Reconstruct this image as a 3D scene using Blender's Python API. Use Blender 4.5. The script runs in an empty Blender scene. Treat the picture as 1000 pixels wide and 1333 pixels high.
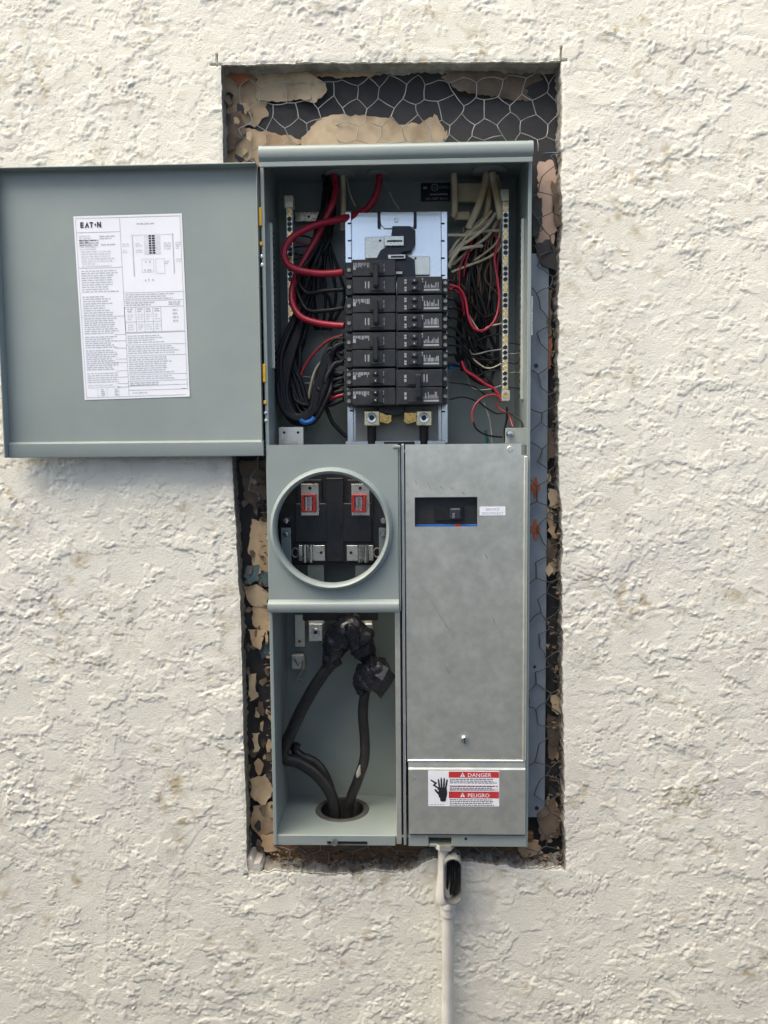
import bpy, math, random
import numpy as np
from mathutils import Vector, Matrix

random.seed(7)
SC = bpy.context.scene
COL = SC.collection

# ------------------------------------------------------------------ camera
CAM = np.array([0.0129, -1.0753, 0.5478])
PITCH, YAW, ROLL, FPX = -0.0768, 0.0302, -0.0084, 1010.0
_f = np.array([-math.sin(YAW) * math.cos(PITCH), math.cos(YAW) * math.cos(PITCH), math.sin(PITCH)])
_r = np.cross(_f, [0, 0, 1]); _r /= np.linalg.norm(_r)
_u = np.cross(_r, _f)
_rt = math.cos(ROLL) * _r + math.sin(ROLL) * _u
_up = math.cos(ROLL) * _u - math.sin(ROLL) * _r
cd = bpy.data.cameras.new('camera'); cam = bpy.data.objects.new('camera', cd); COL.objects.link(cam)
M = Matrix.Identity(4)
for i in range(3):
    M[i][0], M[i][1], M[i][2], M[i][3] = _rt[i], _up[i], -_f[i], CAM[i]
cam.matrix_world = M
cd.sensor_fit = 'VERTICAL'; cd.sensor_height = 36.0; cd.lens = 36.0 * FPX / 1333.0
cd.clip_start = 0.01; cd.clip_end = 500
SC.camera = cam

# ------------------------------------------------------------------ light
SUN_EL, SUN_AZ = 59.0, -52.0            # azimuth measured from straight behind the camera, negative = from the left
SC.world = bpy.data.worlds.new('World'); SC.world.use_nodes = True
wn = SC.world.node_tree; wn.nodes.clear()
sky = wn.nodes.new('ShaderNodeTexSky'); sky.sky_type = 'NISHITA'; sky.sun_disc = False
sky.sun_elevation = math.radians(SUN_EL); sky.sun_rotation = math.radians(180 - SUN_AZ)
sky.air_density = 1.0; sky.dust_density = 2.6; sky.ozone_density = 1.0
bg = wn.nodes.new('ShaderNodeBackground'); bg.inputs[1].default_value = 0.105
wo = wn.nodes.new('ShaderNodeOutputWorld')
wn.links.new(sky.outputs[0], bg.inputs[0]); wn.links.new(bg.outputs[0], wo.inputs[0])
sd = bpy.data.lights.new('sun', 'SUN'); sd.energy = 1.8; sd.angle = math.radians(62); sd.color = (1.0, 0.90, 0.69)
sun = bpy.data.objects.new('sun', sd); COL.objects.link(sun)
sv = Vector((math.sin(math.radians(SUN_AZ)) * math.cos(math.radians(SUN_EL)),
             -math.cos(math.radians(SUN_AZ)) * math.cos(math.radians(SUN_EL)), math.sin(math.radians(SUN_EL))))
sun.rotation_euler = sv.to_track_quat('Z', 'Y').to_euler(); sun.location = (-1.5, -3, 4)
SC.view_settings.view_transform = 'Standard'; SC.view_settings.look = 'None'
SC.view_settings.gamma = 1.0; SC.view_settings.use_curve_mapping = False
SC.view_settings.exposure = 1.84
SC.cycles.use_denoising = True
SC.cycles.max_bounces = 8

# ------------------------------------------------------------------ helpers
def ray(px, py):
    d = _f + _rt * ((px - 500.0) / FPX) + _up * ((666.5 - py) / FPX)
    return d
def at(px, py, y):
    """photo pixel -> point on the plane at depth y"""
    d = ray(px, py); t = (y - CAM[1]) / d[1]
    return CAM + d * t
def atz(px, py, z):
    d = ray(px, py); t = (z - CAM[2]) / d[2]
    return CAM + d * t
def rect(px0, py0, px1, py1, y):
    """pixel rectangle -> upright world rectangle x0,x1,z0,z1 on the plane y"""
    a, b, c, d = at(px0, py0, y), at(px1, py0, y), at(px0, py1, y), at(px1, py1, y)
    return (a[0] + c[0]) / 2, (b[0] + d[0]) / 2, (c[2] + d[2]) / 2, (a[2] + b[2]) / 2

class MB:
    def __init__(s): s.v = []; s.f = []; s.m = []
    def add(s, vs, fs, mi=0):
        o = len(s.v); s.v.extend([tuple(map(float, p)) for p in vs])
        for f in fs: s.f.append(tuple(i + o for i in f)); s.m.append(mi)
        return s
    def box(s, x0, x1, y0, y1, z0, z1, c=0.0, mi=0):
        if c <= 0:
            vs = [(x, y, z) for x in (x0, x1) for y in (y0, y1) for z in (z0, z1)]
            fs = [(0, 1, 3, 2), (4, 6, 7, 5), (0, 4, 5, 1), (2, 3, 7, 6), (0, 2, 6, 4), (1, 5, 7, 3)]
            return s.add(vs, fs, mi)
        c = min(c, (x1 - x0) * .45, (y1 - y0) * .45, (z1 - z0) * .45)
        X = (x0, x1); Y = (y0, y1); Z = (z0, z1); vs = []; idx = {}
        for i in (0, 1):
            for j in (0, 1):
                for k in (0, 1):
                    sx, sy, sz = (c, -c)[i], (c, -c)[j], (c, -c)[k]
                    idx[i, j, k, 0] = len(vs); vs.append((X[i], Y[j] + sy, Z[k] + sz))
                    idx[i, j, k, 1] = len(vs); vs.append((X[i] + sx, Y[j], Z[k] + sz))
                    idx[i, j, k, 2] = len(vs); vs.append((X[i] + sx, Y[j] + sy, Z[k]))
        fs = []
        def q(a, b, c_, d, n):
            P = [np.array(vs[t]) for t in (a, b, c_, d)]
            nn = np.cross(P[1] - P[0], P[2] - P[0])
            fs.append((a, b, c_, d) if np.dot(nn, n) > 0 else (d, c_, b, a))
        for i in (0, 1):
            sg = (-1, 1)[i]
            q(idx[i, 0, 0, 0], idx[i, 1, 0, 0], idx[i, 1, 1, 0], idx[i, 0, 1, 0], (sg, 0, 0))
            q(idx[0, i, 0, 1], idx[1, i, 0, 1], idx[1, i, 1, 1], idx[0, i, 1, 1], (0, sg, 0))
            q(idx[0, 0, i, 2], idx[1, 0, i, 2], idx[1, 1, i, 2], idx[0, 1, i, 2], (0, 0, sg))
            for j in (0, 1):
                sj = (-1, 1)[j]
                q(idx[i, j, 0, 0], idx[i, j, 1, 0], idx[i, j, 1, 1], idx[i, j, 0, 1], (sg, sj, 0))
                q(idx[i, 0, j, 0], idx[i, 1, j, 0], idx[i, 1, j, 2], idx[i, 0, j, 2], (sg, 0, sj))
                q(idx[0, i, j, 1], idx[1, i, j, 1], idx[1, i, j, 2], idx[0, i, j, 2], (0, sg, sj))
                for k in (0, 1):
                    a, b, d = idx[i, j, k, 0], idx[i, j, k, 1], idx[i, j, k, 2]
                    P = [np.array(vs[t]) for t in (a, b, d)]
                    n = np.cross(P[1] - P[0], P[2] - P[0])
                    fs.append((a, b, d) if np.dot(n, (sg, sj, (-1, 1)[k])) > 0 else (d, b, a))
        return s.add(vs, fs, mi)
    def pbox(s, px0, py0, px1, py1, y, depth, c=0.0, mi=0):
        x0, x1, z0, z1 = rect(px0, py0, px1, py1, y)
        return s.box(x0, x1, y, y + depth, z0, z1, c, mi)
    def prism(s, pts, y0, y1, mi=0, c=0.0):
        """outline of (x,z) points, front face at y0 (towards camera), back at y1"""
        P = np.array(pts, float); n = len(P)
        area = 0.5 * np.sum(P[:, 0] * np.roll(P[:, 1], -1) - np.roll(P[:, 0], -1) * P[:, 1])
        if area < 0: P = P[::-1]
        if c > 0:
            C = P.mean(0); d = P - C; L = np.linalg.norm(d, axis=1, keepdims=True)
            Q = C + d * np.maximum(0, (L - c) / np.maximum(L, 1e-9))
            rings = [[(a, y0, b) for a, b in Q], [(a, y0 + c, b) for a, b in P], [(a, y1, b) for a, b in P]]
        else:
            rings = [[(a, y0, b) for a, b in P], [(a, y1, b) for a, b in P]]
        vs = [p for r in rings for p in r]; k = len(rings)
        fs = [tuple(range(n)), tuple(range((k - 1) * n, k * n))[::-1]]
        for r in range(k - 1):
            for i in range(n):
                j = (i + 1) % n
                fs.append((r * n + j, r * n + i, (r + 1) * n + i, (r + 1) * n + j))
        return s.add(vs, fs, mi)
    def tube(s, pts, r, n=8, mi=0, cap=True):
        P = [np.array(p, float) for p in pts]; m = len(P)
        R = r if hasattr(r, '__len__') else [r] * m
        T = []
        for i in range(m):
            t = P[min(i + 1, m - 1)] - P[max(i - 1, 0)]; T.append(t / (np.linalg.norm(t) + 1e-12))
        a = np.array((0, 0, 1.)) if abs(T[0][2]) < .9 else np.array((1., 0, 0))
        nrm = np.cross(T[0], a); nrm /= np.linalg.norm(nrm)
        vs = []
        for i in range(m):
            nrm = nrm - T[i] * np.dot(nrm, T[i]); nrm /= (np.linalg.norm(nrm) + 1e-12)
            b = np.cross(T[i], nrm)
            for k in range(n):
                w = 2 * math.pi * k / n
                vs.append(P[i] + R[i] * (math.cos(w) * nrm + math.sin(w) * b))
        fs = []
        for i in range(m - 1):
            for k in range(n):
                l = (k + 1) % n
                fs.append((i * n + k, i * n + l, (i + 1) * n + l, (i + 1) * n + k))
        if cap:
            fs.append(tuple(range(n))[::-1]); fs.append(tuple(range((m - 1) * n, m * n)))
        return s.add(vs, fs, mi)
    def lathe(s, cx, cz, prof, n=24, mi=0, capf=True):
        """profile of (radius, y) turned about the y axis through (cx,cz); first point nearest the camera"""
        vs = []; k = len(prof)
        for r, y in prof:
            for i in range(n):
                w = 2 * math.pi * i / n; vs.append((cx + r * math.cos(w), y, cz + r * math.sin(w)))
        fs = []
        for j in range(k - 1):
            for i in range(n):
                l = (i + 1) % n; fs.append((j * n + l, j * n + i, (j + 1) * n + i, (j + 1) * n + l))
        if capf: fs.append(tuple(range(n)))
        return s.add(vs, fs, mi)
    def lathez(s, cx, cy, prof, n=24, mi=0):
        """profile of (radius, z) turned about a vertical axis, first point lowest"""
        vs = []; k = len(prof)
        for r, z in prof:
            for i in range(n):
                w = 2 * math.pi * i / n; vs.append((cx + r * math.cos(w), cy + r * math.sin(w), z))
        fs = []
        for j in range(k - 1):
            for i in range(n):
                l = (i + 1) % n; fs.append((j * n + i, j * n + l, (j + 1) * n + l, (j + 1) * n + i))
        fs.append(tuple(range(n))[::-1]); fs.append(tuple(range((k - 1) * n, k * n)))
        return s.add(vs, fs, mi)
    def quad(s, pts, mi=0): return s.add(pts, [tuple(range(len(pts)))], mi)
    def build(s, name, mats, parent=None, smooth=True, ang=35, origin=None):
        V = np.array(s.v)
        o = np.array(origin) if origin is not None else (V.min(0) + V.max(0)) / 2
        me = bpy.data.meshes.new(name)
        me.from_pydata([tuple(p) for p in (V - o)], [], s.f)
        if not isinstance(mats, (list, tuple)): mats = [mats]
        for m in mats: me.materials.append(m)
        if len(mats) > 1: me.polygons.foreach_set('material_index', s.m)
        if smooth:
            me.polygons.foreach_set('use_smooth', [True] * len(s.f))
            me.set_sharp_from_angle(angle=math.radians(ang))
        me.update()
        ob = bpy.data.objects.new(name, me); COL.objects.link(ob)
        place(ob, o, parent)
        return ob
WORLD = {}
def place(ob, o, parent):
    WORLD[ob.name] = np.array(o, float)
    if parent is not None:
        ob.parent = parent; ob.location = tuple(np.array(o) - WORLD[parent.name])
    else: ob.location = tuple(o)
def empty(name, loc):
    o = bpy.data.objects.new(name, None); o.empty_display_size = .05; COL.objects.link(o)
    place(o, loc, None); return o
def tag(o, label=None, cat=None, group=None, kind=None):
    if label: o['label'] = label
    if cat: o['category'] = cat
    if group: o['group'] = group
    if kind: o['kind'] = kind
    return o
def catmull(pts, sub=7):
    P = [np.array(p, float) for p in pts]
    P = [2 * P[0] - P[1]] + P + [2 * P[-1] - P[-2]]; out = []
    for i in range(1, len(P) - 2):
        a, b, c, d = P[i - 1], P[i], P[i + 1], P[i + 2]
        for k in range(sub):
            t = k / sub
            out.append(.5 * (2 * b + (c - a) * t + (2 * a - 5 * b + 4 * c - d) * t * t + (3 * b - a - 3 * c + d) * t ** 3))
    out.append(P[-2]); return out

def perlin(x, y, seed=0):
    x = np.asarray(x, float); y = np.asarray(y, float)
    xi = np.floor(x).astype(np.int64); yi = np.floor(y).astype(np.int64)
    xf = x - xi; yf = y - yi
    def g(ix, iy, dx, dy):
        h = (ix * 374761393 + iy * 668265263 + seed * 2147483647) & 0xffffffff
        h = ((h ^ (h >> 13)) * 1274126177) & 0xffffffff
        h = (h ^ (h >> 16)) & 0xffff
        a = h * (2 * math.pi / 65536.0)
        return np.cos(a) * dx + np.sin(a) * dy
    u = xf * xf * xf * (xf * (xf * 6 - 15) + 10); v = yf * yf * yf * (yf * (yf * 6 - 15) + 10)
    a = g(xi, yi, xf, yf); b = g(xi + 1, yi, xf - 1, yf); c = g(xi, yi + 1, xf, yf - 1); d = g(xi + 1, yi + 1, xf - 1, yf - 1)
    return 1.5 * (a + u * (b - a) + v * ((c + u * (d - c)) - (a + u * (b - a))))
def fbm(x, y, seed=0, o=4, gain=.5):
    r = 0; A = 1; s = 0
    for i in range(o):
        r = r + A * perlin(x * 2 ** i + 17.3 * i, y * 2 ** i - 9.1 * i, seed + i * 31); s += A; A *= gain
    return r / s
def sstep(a, b, x):
    t = np.clip((x - a) / (b - a), 0, 1); return t * t * (3 - 2 * t)

# ------------------------------------------------------------------ materials
def lin(c):
    return tuple(((v / 255) / 12.92 if v / 255 <= .04045 else ((v / 255 + .055) / 1.055) ** 2.4) for v in c)
def mat(name, col, rough=.5, metal=0.0, var=.12, vscale=60, bump=0.0, bscale=400, spec=.5, col2=None, c2scale=8, c2lo=.45, c2hi=.65, rvar=.1, coat=0, bdist=.001, stretch=None):
    m = bpy.data.materials.new(name); m.use_nodes = True
    nt = m.node_tree; nd = nt.nodes; L = nt.links
    b = nd['Principled BSDF']
    tc = nd.new('ShaderNodeTexCoord'); geo = nd.new('ShaderNodeNewGeometry')
    mp = nd.new('ShaderNodeMapping'); L.new(geo.outputs['Position'], mp.inputs[0])
    if stretch: mp.inputs['Scale'].default_value = stretch
    n = nd.new('ShaderNodeTexNoise'); n.inputs['Scale'].default_value = vscale; n.inputs['Detail'].default_value = 6
    L.new(mp.outputs[0], n.inputs['Vector'])
    mr = nd.new('ShaderNodeMapRange'); mr.inputs[1].default_value = .3; mr.inputs[2].default_value = .7
    mr.inputs[3].default_value = 1 - var; mr.inputs[4].default_value = 1 + var
    L.new(n.outputs[0], mr.inputs[0])
    vm = nd.new('ShaderNodeVectorMath'); vm.operation = 'SCALE'
    base = nd.new('ShaderNodeMix'); base.data_type = 'RGBA'
    base.inputs['A'].default_value = (*col, 1); base.inputs['B'].default_value = (*(col2 or col), 1)
    if col2:
        n2 = nd.new('ShaderNodeTexNoise'); n2.inputs['Scale'].default_value = c2scale; n2.inputs['Detail'].default_value = 7
        L.new(mp.outputs[0], n2.inputs['Vector'])
        m2 = nd.new('ShaderNodeMapRange'); m2.inputs[1].default_value = c2lo; m2.inputs[2].default_value = c2hi
        L.new(n2.outputs[0], m2.inputs[0]); L.new(m2.outputs[0], base.inputs['Factor'])
    else: base.inputs['Factor'].default_value = 0
    L.new(base.outputs['Result'], vm.inputs[0]); L.new(mr.outputs[0], vm.inputs['Scale'])
    L.new(vm.outputs[0], b.inputs['Base Color'])
    b.inputs['Metallic'].default_value = metal; b.inputs['Specular IOR Level'].default_value = spec
    r2 = nd.new('ShaderNodeMapRange'); r2.inputs[1].default_value = .3; r2.inputs[2].default_value = .7
    r2.inputs[3].default_value = max(.03, rough - rvar); r2.inputs[4].default_value = min(1, rough + rvar)
    L.new(n.outputs[0], r2.inputs[0]); L.new(r2.outputs[0], b.inputs['Roughness'])
    if coat: b.inputs['Coat Weight'].default_value = coat
    if bump > 0:
        nb = nd.new('ShaderNodeTexNoise'); nb.inputs['Scale'].default_value = bscale; nb.inputs['Detail'].default_value = 4
        L.new(mp.outputs[0], nb.inputs['Vector'])
        bp = nd.new('ShaderNodeBump'); bp.inputs['Strength'].default_value = bump; bp.inputs['Distance'].default_value = bdist
        L.new(nb.outputs[0], bp.inputs['Height']); L.new(bp.outputs[0], b.inputs['Normal'])
    return m
MT = {}
MT['stucco'] = mat('painted_stucco', (.745, .718, .625), .92, var=.05, vscale=25, bump=.6, bscale=520, spec=.2, col2=(.69, .66, .595), c2scale=7, c2lo=.52, c2hi=.72, bdist=.0012)
def stain(m, col, s1, lo, hi, s2, lo2, hi2):
    nt = m.node_tree; nd = nt.nodes; L = nt.links; b = nd['Principled BSDF']; src = b.inputs['Base Color'].links[0].from_socket
    geo = nd.new('ShaderNodeNewGeometry'); f = []
    for sc, l, h in ((s1, lo, hi), (s2, lo2, hi2)):
        n = nd.new('ShaderNodeTexNoise'); n.inputs['Scale'].default_value = sc; n.inputs['Detail'].default_value = 5
        L.new(geo.outputs['Position'], n.inputs['Vector'])
        r = nd.new('ShaderNodeMapRange'); r.inputs[1].default_value = l; r.inputs[2].default_value = h; L.new(n.outputs[0], r.inputs[0]); f.append(r)
    mu = nd.new('ShaderNodeMath'); mu.operation = 'MULTIPLY'; L.new(f[0].outputs[0], mu.inputs[0]); L.new(f[1].outputs[0], mu.inputs[1])
    mx = nd.new('ShaderNodeMix'); mx.data_type = 'RGBA'; mx.inputs['B'].default_value = (*col, 1)
    L.new(mu.outputs[0], mx.inputs['Factor']); L.new(src, mx.inputs['A']); L.new(mx.outputs['Result'], b.inputs['Base Color'])
stain(MT['stucco'], (.44, .37, .24), 55, .52, .72, 8, .47, .66)
MT['mortar'] = mat('raw_mortar', (.30, .28, .25), .95, var=.25, vscale=120, bump=.8, bscale=300, spec=.15, col2=(.18, .165, .15), c2scale=30)
MT['steel'] = mat('grey_painted_steel', (.245, .285, .275), .40, var=.06, vscale=7, bump=.06, bscale=900, spec=.5, rvar=.12, col2=(.26, .295, .275), c2scale=30, c2lo=.45, c2hi=.7, bdist=.0003)
MT['darksteel'] = mat('dark_steel', (.07, .068, .066), .6, var=.3, vscale=60)
MT['rim'] = mat('bare_grey_fitting', (.17, .17, .165), .6, var=.25, vscale=120)
MT['mortarpale'] = mat('pale_mortar', (.50, .47, .42), .95, var=.2, vscale=120, bump=.8, bscale=250)
MT['flange'] = mat('blue_grey_painted_steel', (.20, .235, .275), .55, var=.12, vscale=30, bump=.1, bscale=600)
MT['zinc'] = mat('galvanised_steel', (.86, .845, .73), .36, metal=.88, var=.035, vscale=38, rvar=.04, bump=.03, bscale=500, bdist=.0003, col2=(.79, .78, .68), c2scale=90, c2lo=.42, c2hi=.6)
MT['bright'] = mat('bright_zinc', (.86, .88, .90), .22, metal=.95, var=.03, vscale=50, rvar=.02)
MT['alu'] = mat('plated_aluminium', (.78, .75, .66), .30, metal=.9, var=.08, vscale=80)
MT['brass'] = mat('brass_screw', (.80, .52, .18), .26, metal=1, var=.15, vscale=200)
MT['screw'] = mat('steel_screw', (.70, .70, .68), .25, metal=1, var=.1, vscale=200)
MT['dimscrew'] = mat('dull_terminal_screw', (.36, .34, .28), .38, metal=1, var=.2, vscale=200)
MT['lug'] = mat('brassy_plated_lug', (.86, .76, .52), .28, metal=.85, var=.08, vscale=80)
MT['backing'] = mat('dull_grey_plate', (.30, .30, .28), .5, var=.08, vscale=60)
MT['black'] = mat('black_breaker_plastic', (.022, .023, .026), .42, var=.2, vscale=150, spec=.45)
MT['black2'] = mat('black_moulded_plastic', (.012, .012, .013), .35, var=.2, vscale=150)
MT['slate'] = mat('dark_blue_plastic', (.025, .028, .040), .4, var=.15, vscale=150)
MT['print'] = mat('white_printing', (.36, .37, .40), .6, var=.1, vscale=300)
MT['printgrey'] = mat('grey_printing', (.36, .37, .43), .6, var=.2, vscale=300)
MT['printlight'] = mat('pale_grey_printing', (.56, .57, .63), .6, var=.1, vscale=300)
MT['ink'] = mat('black_ink', (.015, .015, .018), .5)
MT['paper'] = mat('white_label_paper', (.80, .81, .86), .45, var=.02, vscale=20)
MT['label1'] = mat('label_printing', (.47, .48, .54), .6, var=.1, vscale=300)
MT['label2'] = mat('faint_label_printing', (.62, .63, .70), .6, var=.1, vscale=300)
MT['redink'] = mat('red_ink', (.52, .035, .035), .45, var=.06)
MT['redwire'] = mat('red_insulation', (.36, .012, .035), .34, var=.15, vscale=60)
MT['redwire2'] = mat('dull_red_insulation', (.30, .03, .03), .4, var=.2, vscale=60)
MT['blackwire'] = mat('black_insulation', (.011, .011, .013), .42, var=.25, vscale=80, spec=.25)
MT['dullcable'] = mat('dusty_black_cable', (.018, .017, .018), .40, var=.3, vscale=60, col2=(.055, .048, .042), c2scale=40, c2lo=.6, c2hi=.85)
MT['tape'] = mat('black_electrical_tape', (.016, .016, .022), .26, var=.2, vscale=90, bump=.35, bscale=110, bdist=.003)
MT['cream'] = mat('cream_cable_sheath', (.60, .52, .34), .5, var=.12, vscale=50, col2=(.36, .29, .17), c2scale=20)
MT['white'] = mat('white_insulation', (.56, .49, .36), .5, var=.15, vscale=80)
MT['copper'] = mat('aged_copper', (.42, .26, .14), .45, metal=1, var=.2, vscale=100)
MT['brownwire'] = mat('dirty_brown_insulation', (.11, .062, .04), .6, var=.3, vscale=60)
MT['bluewire'] = mat('blue_insulation', (.01, .12, .42), .4)
MT['greenwire'] = mat('green_insulation', (.01, .10, .09), .4)
MT['redplastic'] = mat('red_plastic', (.55, .045, .035), .42, var=.1)
MT['yellow'] = mat('yellow_plastic', (.75, .42, .02), .5)
MT['felt'] = mat('black_building_paper', (.030, .029, .032), .75, var=.3, vscale=30, bump=.4, bscale=90, col2=(.075, .065, .058), c2scale=14, c2lo=.55, c2hi=.75)
MT['kraft'] = mat('tan_kraft_paper', (.46, .335, .21), .85, var=.12, vscale=40, bump=.4, bscale=120, col2=(.33, .22, .13), c2scale=30)
MT['kraft2'] = mat('pale_kraft_paper', (.47, .365, .24), .85, var=.12, vscale=40, bump=.4, bscale=120, col2=(.33, .24, .15), c2scale=35)
MT['kraft3'] = mat('dusty_shaded_brown_paper', (.17, .125, .09), .9, var=.3, vscale=40, bump=.4, bscale=120, col2=(.09, .07, .055), c2scale=18)
MT['pink'] = mat('pinkish_tan_paper', (.46, .33, .26), .85, var=.12, vscale=40, bump=.4, bscale=120)
MT['rustpaper'] = mat('rusty_orange_paper', (.38, .13, .06), .85, var=.2, vscale=60)
MT['teal'] = mat('teal_plastic_film', (.06, .10, .11), .7, var=.3, vscale=60)
MT['wood'] = mat('raw_wood', (.20, .115, .055), .8, var=.3, vscale=40, stretch=(1, 8, 12), bump=.3, bscale=60)
MT['wire'] = mat('weathered_netting_wire', (.29, .285, .27), .55, metal=.4, var=.3, vscale=80)
MT['debris'] = mat('dry_debris', (.20, .145, .10), .95, var=.5, vscale=120, col2=(.07, .055, .045), c2scale=60)
MT['conduit'] = mat('painted_conduit', (.60, .58, .53), .5, var=.08, vscale=30, bump=.25, bscale=200, col2=(.48, .45, .39), c2scale=16)
MT['rustspot'] = mat('orange_rust', (.36, .10, .045), .8, var=.3, vscale=200)
MT['block'] = mat('screen_grey', (.27, .285, .31), .9, var=.12, vscale=6, bump=.4, bscale=80)
MT['ground'] = mat('concrete_paving', (.125, .125, .13), .9, var=.15, vscale=3, bump=.3, bscale=40)

# ================================================================== SETTING
# ------------------------------------------------------------------ stucco wall with its sawn opening
def build_wall():
    yw = -.011
    # opening outline traced on the wall face
    Lp = [at(*p, yw) for p in [(288, 84), (290, 215), (300, 560), (305, 660), (313, 800), (318, 1000), (322, 1136)]]
    Rp = [at(*p, yw) for p in [(731, 80), (731, 300), (727, 360), (727, 560), (731, 700), (733, 900), (735, 1060), (736, 1130)]]
    Tp = [at(*p, yw) for p in [(288, 84), (400, 82), (500, 80), (620, 81), (731, 80)]]
    Bp = [at(*p, yw) for p in [(322, 1134), (420, 1138), (520, 1131), (560, 1118), (600, 1122), (660, 1130), (736, 1130)]]
    fz = lambda P, z: np.interp(z, [p[2] for p in P][::-1], [p[0] for p in P][::-1])
    fx = lambda P, x: np.interp(x, [p[0] for p in P], [p[2] for p in P])
    xl, xr = Lp[0][0], Rp[0][0]; zt, zb = Tp[0][2], Bp[0][2]
    step = .0016
    def axis(a, e0, e1, b, far0, far1):
        n0 = int(round((e0 - a) / step)); n1 = int(round((e1 - e0) / step)); n2 = int(round((b - e1) / step))
        mid = np.concatenate([np.linspace(a, e0, n0 + 1), np.linspace(e0, e1, n1 + 1)[1:], np.linspace(e1, b, n2 + 1)[1:]])
        lo = a - np.array([.004, .01, .02, .04, .08, .15, .3, .5, .8]); lo = np.concatenate([[far0], lo[lo > far0][::-1]])
        hi = b + np.array([.004, .01, .02, .04, .08, .15, .3, .5, .8]); hi = np.concatenate([hi[hi < far1], [far1]])
        ax = np.concatenate([lo, mid, hi]); i0 = len(lo) + n0
        return ax, i0, i0 + n1
    X, iL, iR = axis(-.61, xl, xr, .60, -1.6, 1.6)
    Z, jB, jT = axis(-.30, zb, zt, 1.20, -1.22, 1.75)
    GX, GZ = np.meshgrid(X, Z, indexing='ij')
    bx, bz = GX.copy(), GZ.copy()
    # bend the grid so its lines lie on the cut edges
    zc = np.clip(GZ, zb, zt); xc = np.clip(GX, xl, xr)
    wob = lambda t, s, a: a * (perlin(t * 35, t * 0 + s, 3) + .6 * perlin(t * 130, t * 0 + s * 2.1, 4) + .35 * perlin(t * 400, t * 0 + s * 3.3, 5))
    dL = fz(Lp, zc) - xl + wob(zc, 1.5, .0011); dR = fz(Rp, zc) - xr + wob(zc, 7.5, .0019)
    dT = fx(Tp, xc) - zt + wob(xc, 11.5, .0014); dB = fx(Bp, xc) - zb + wob(xc, 17.5, .0042)
    fall = lambda d: np.exp(-(d / .05) ** 2)
    tx = np.clip((bx - xl) / (xr - xl), 0, 1); tz = np.clip((bz - zb) / (zt - zb), 0, 1)
    GX = bx + np.where(bx < xl, dL * fall(bx - xl), np.where(bx > xr, dR * fall(bx - xr), dL * (1 - tx) + dR * tx))
    GZ = bz + np.where(bz < zb, dB * fall(bz - zb), np.where(bz > zt, dT * fall(bz - zt), dB * (1 - tz) + dT * tz))
    # relief, in millimetres
    u = GX * 1000; v = GZ * 1000
    wx = 16 * fbm(u / 70, v / 70, 5, 3); wy = 16 * fbm(u / 70, v / 70, 55, 3)
    U = u + wx; V = v + wy
    rag = .30 * perlin(u / 9, v / 9, 8) + .20 * perlin(u / 4.2, v / 4.2, 9)
    h = np.zeros_like(u); smooth = np.zeros_like(u)
    for k, (sc, sy, t, A) in enumerate([(95, 66, .10, 1.0), (48, 62, .18, .9), (130, 80, .05, .9), (36, 27, .24, .8)]):
        n = fbm(U / sc + 3 * k, V / sy - 5 * k, 100 + 7 * k, 3)
        amp = np.clip(.55 + 1.1 * fbm(u / 160, v / 160, 300 + k, 2), .05, 1.3)
        mk = sstep(t - .014, t + .014, n + rag * .42)
        foot = sstep(t - .075, t - .03, n + rag * .42) * (1 - mk)
        h -= 1.5 * A * np.clip(amp, 0, 1) * foot * np.clip(.5 + 1.2 * fbm(u / 30, v / 30, 500 + k, 2), 0, 1)
        h += A * amp * mk * 2.0 + .12 * np.clip(n, -.5, .6); smooth = np.maximum(smooth, mk * np.clip(amp, 0, 1))
    rough = np.clip(.40 + 1.1 * fbm(u / 110, v / 110, 44, 2), .0, 1.1)
    # torn little ledges dragged by the trowel: flat tops, crisp ragged lower edges
    for k, (sc, sy, t, A) in enumerate([(26, 16, .27, 1.9), (13, 9, .34, 1.1), (52, 34, .20, 2.4)]):
        led = np.clip(.12 + 2.0 * fbm(u / 75 + 4 * k, v / 75, 61 + k, 2), 0, 1)
        n = fbm((u + .5 * wx) / sc + 7 * k, (v + .5 * wy) / sy, 400 + 9 * k, 3)
        n2 = fbm((u + .5 * wx) / sc + 7 * k, (v + 2.2 + .5 * wy) / sy, 400 + 9 * k, 3)
        h += A * led * sstep(t - .025, t + .025, n + .12 * perlin(u / 3.5, v / 3.5, 420 + k)) * (1 - .75 * sstep(t, t + .45, n))
        h -= .55 * A * led * sstep(t - .02, t + .06, n2) * (1 - sstep(t - .02, t + .02, n))
    grain = .5 * perlin(u / 5.2, v / 4.4, 41) + .55 * perlin(u / 2.9 + .3 * v / 9, v / 2.7, 42)
    lumps = np.maximum(0, fbm(u / 11, v / 8, 43, 3) - .16)
    h += grain * (.26 - .20 * smooth) * (.3 + rough) + .8 * lumps * rough * (1 - .8 * smooth)
    pit = np.maximum(0, perlin(u / 4.6, v / 3.2, 45) * .75 + .5 * fbm(u / 40, v / 40, 46, 2) - .47)
    h -= 15.0 * np.clip(pit, 0, .22) * np.clip(.7 + 1.3 * fbm(u / 90, v / 90, 47, 2), 0, 1)
    # trowel sweeps: fine brushed lines, and the long ledges one can pick out
    h += .12 * perlin((u + .35 * v) / 2.6, (v - .35 * u) / 28, 48) * sstep(.0, .35, fbm(u / 90, v / 120, 49, 2))
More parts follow.
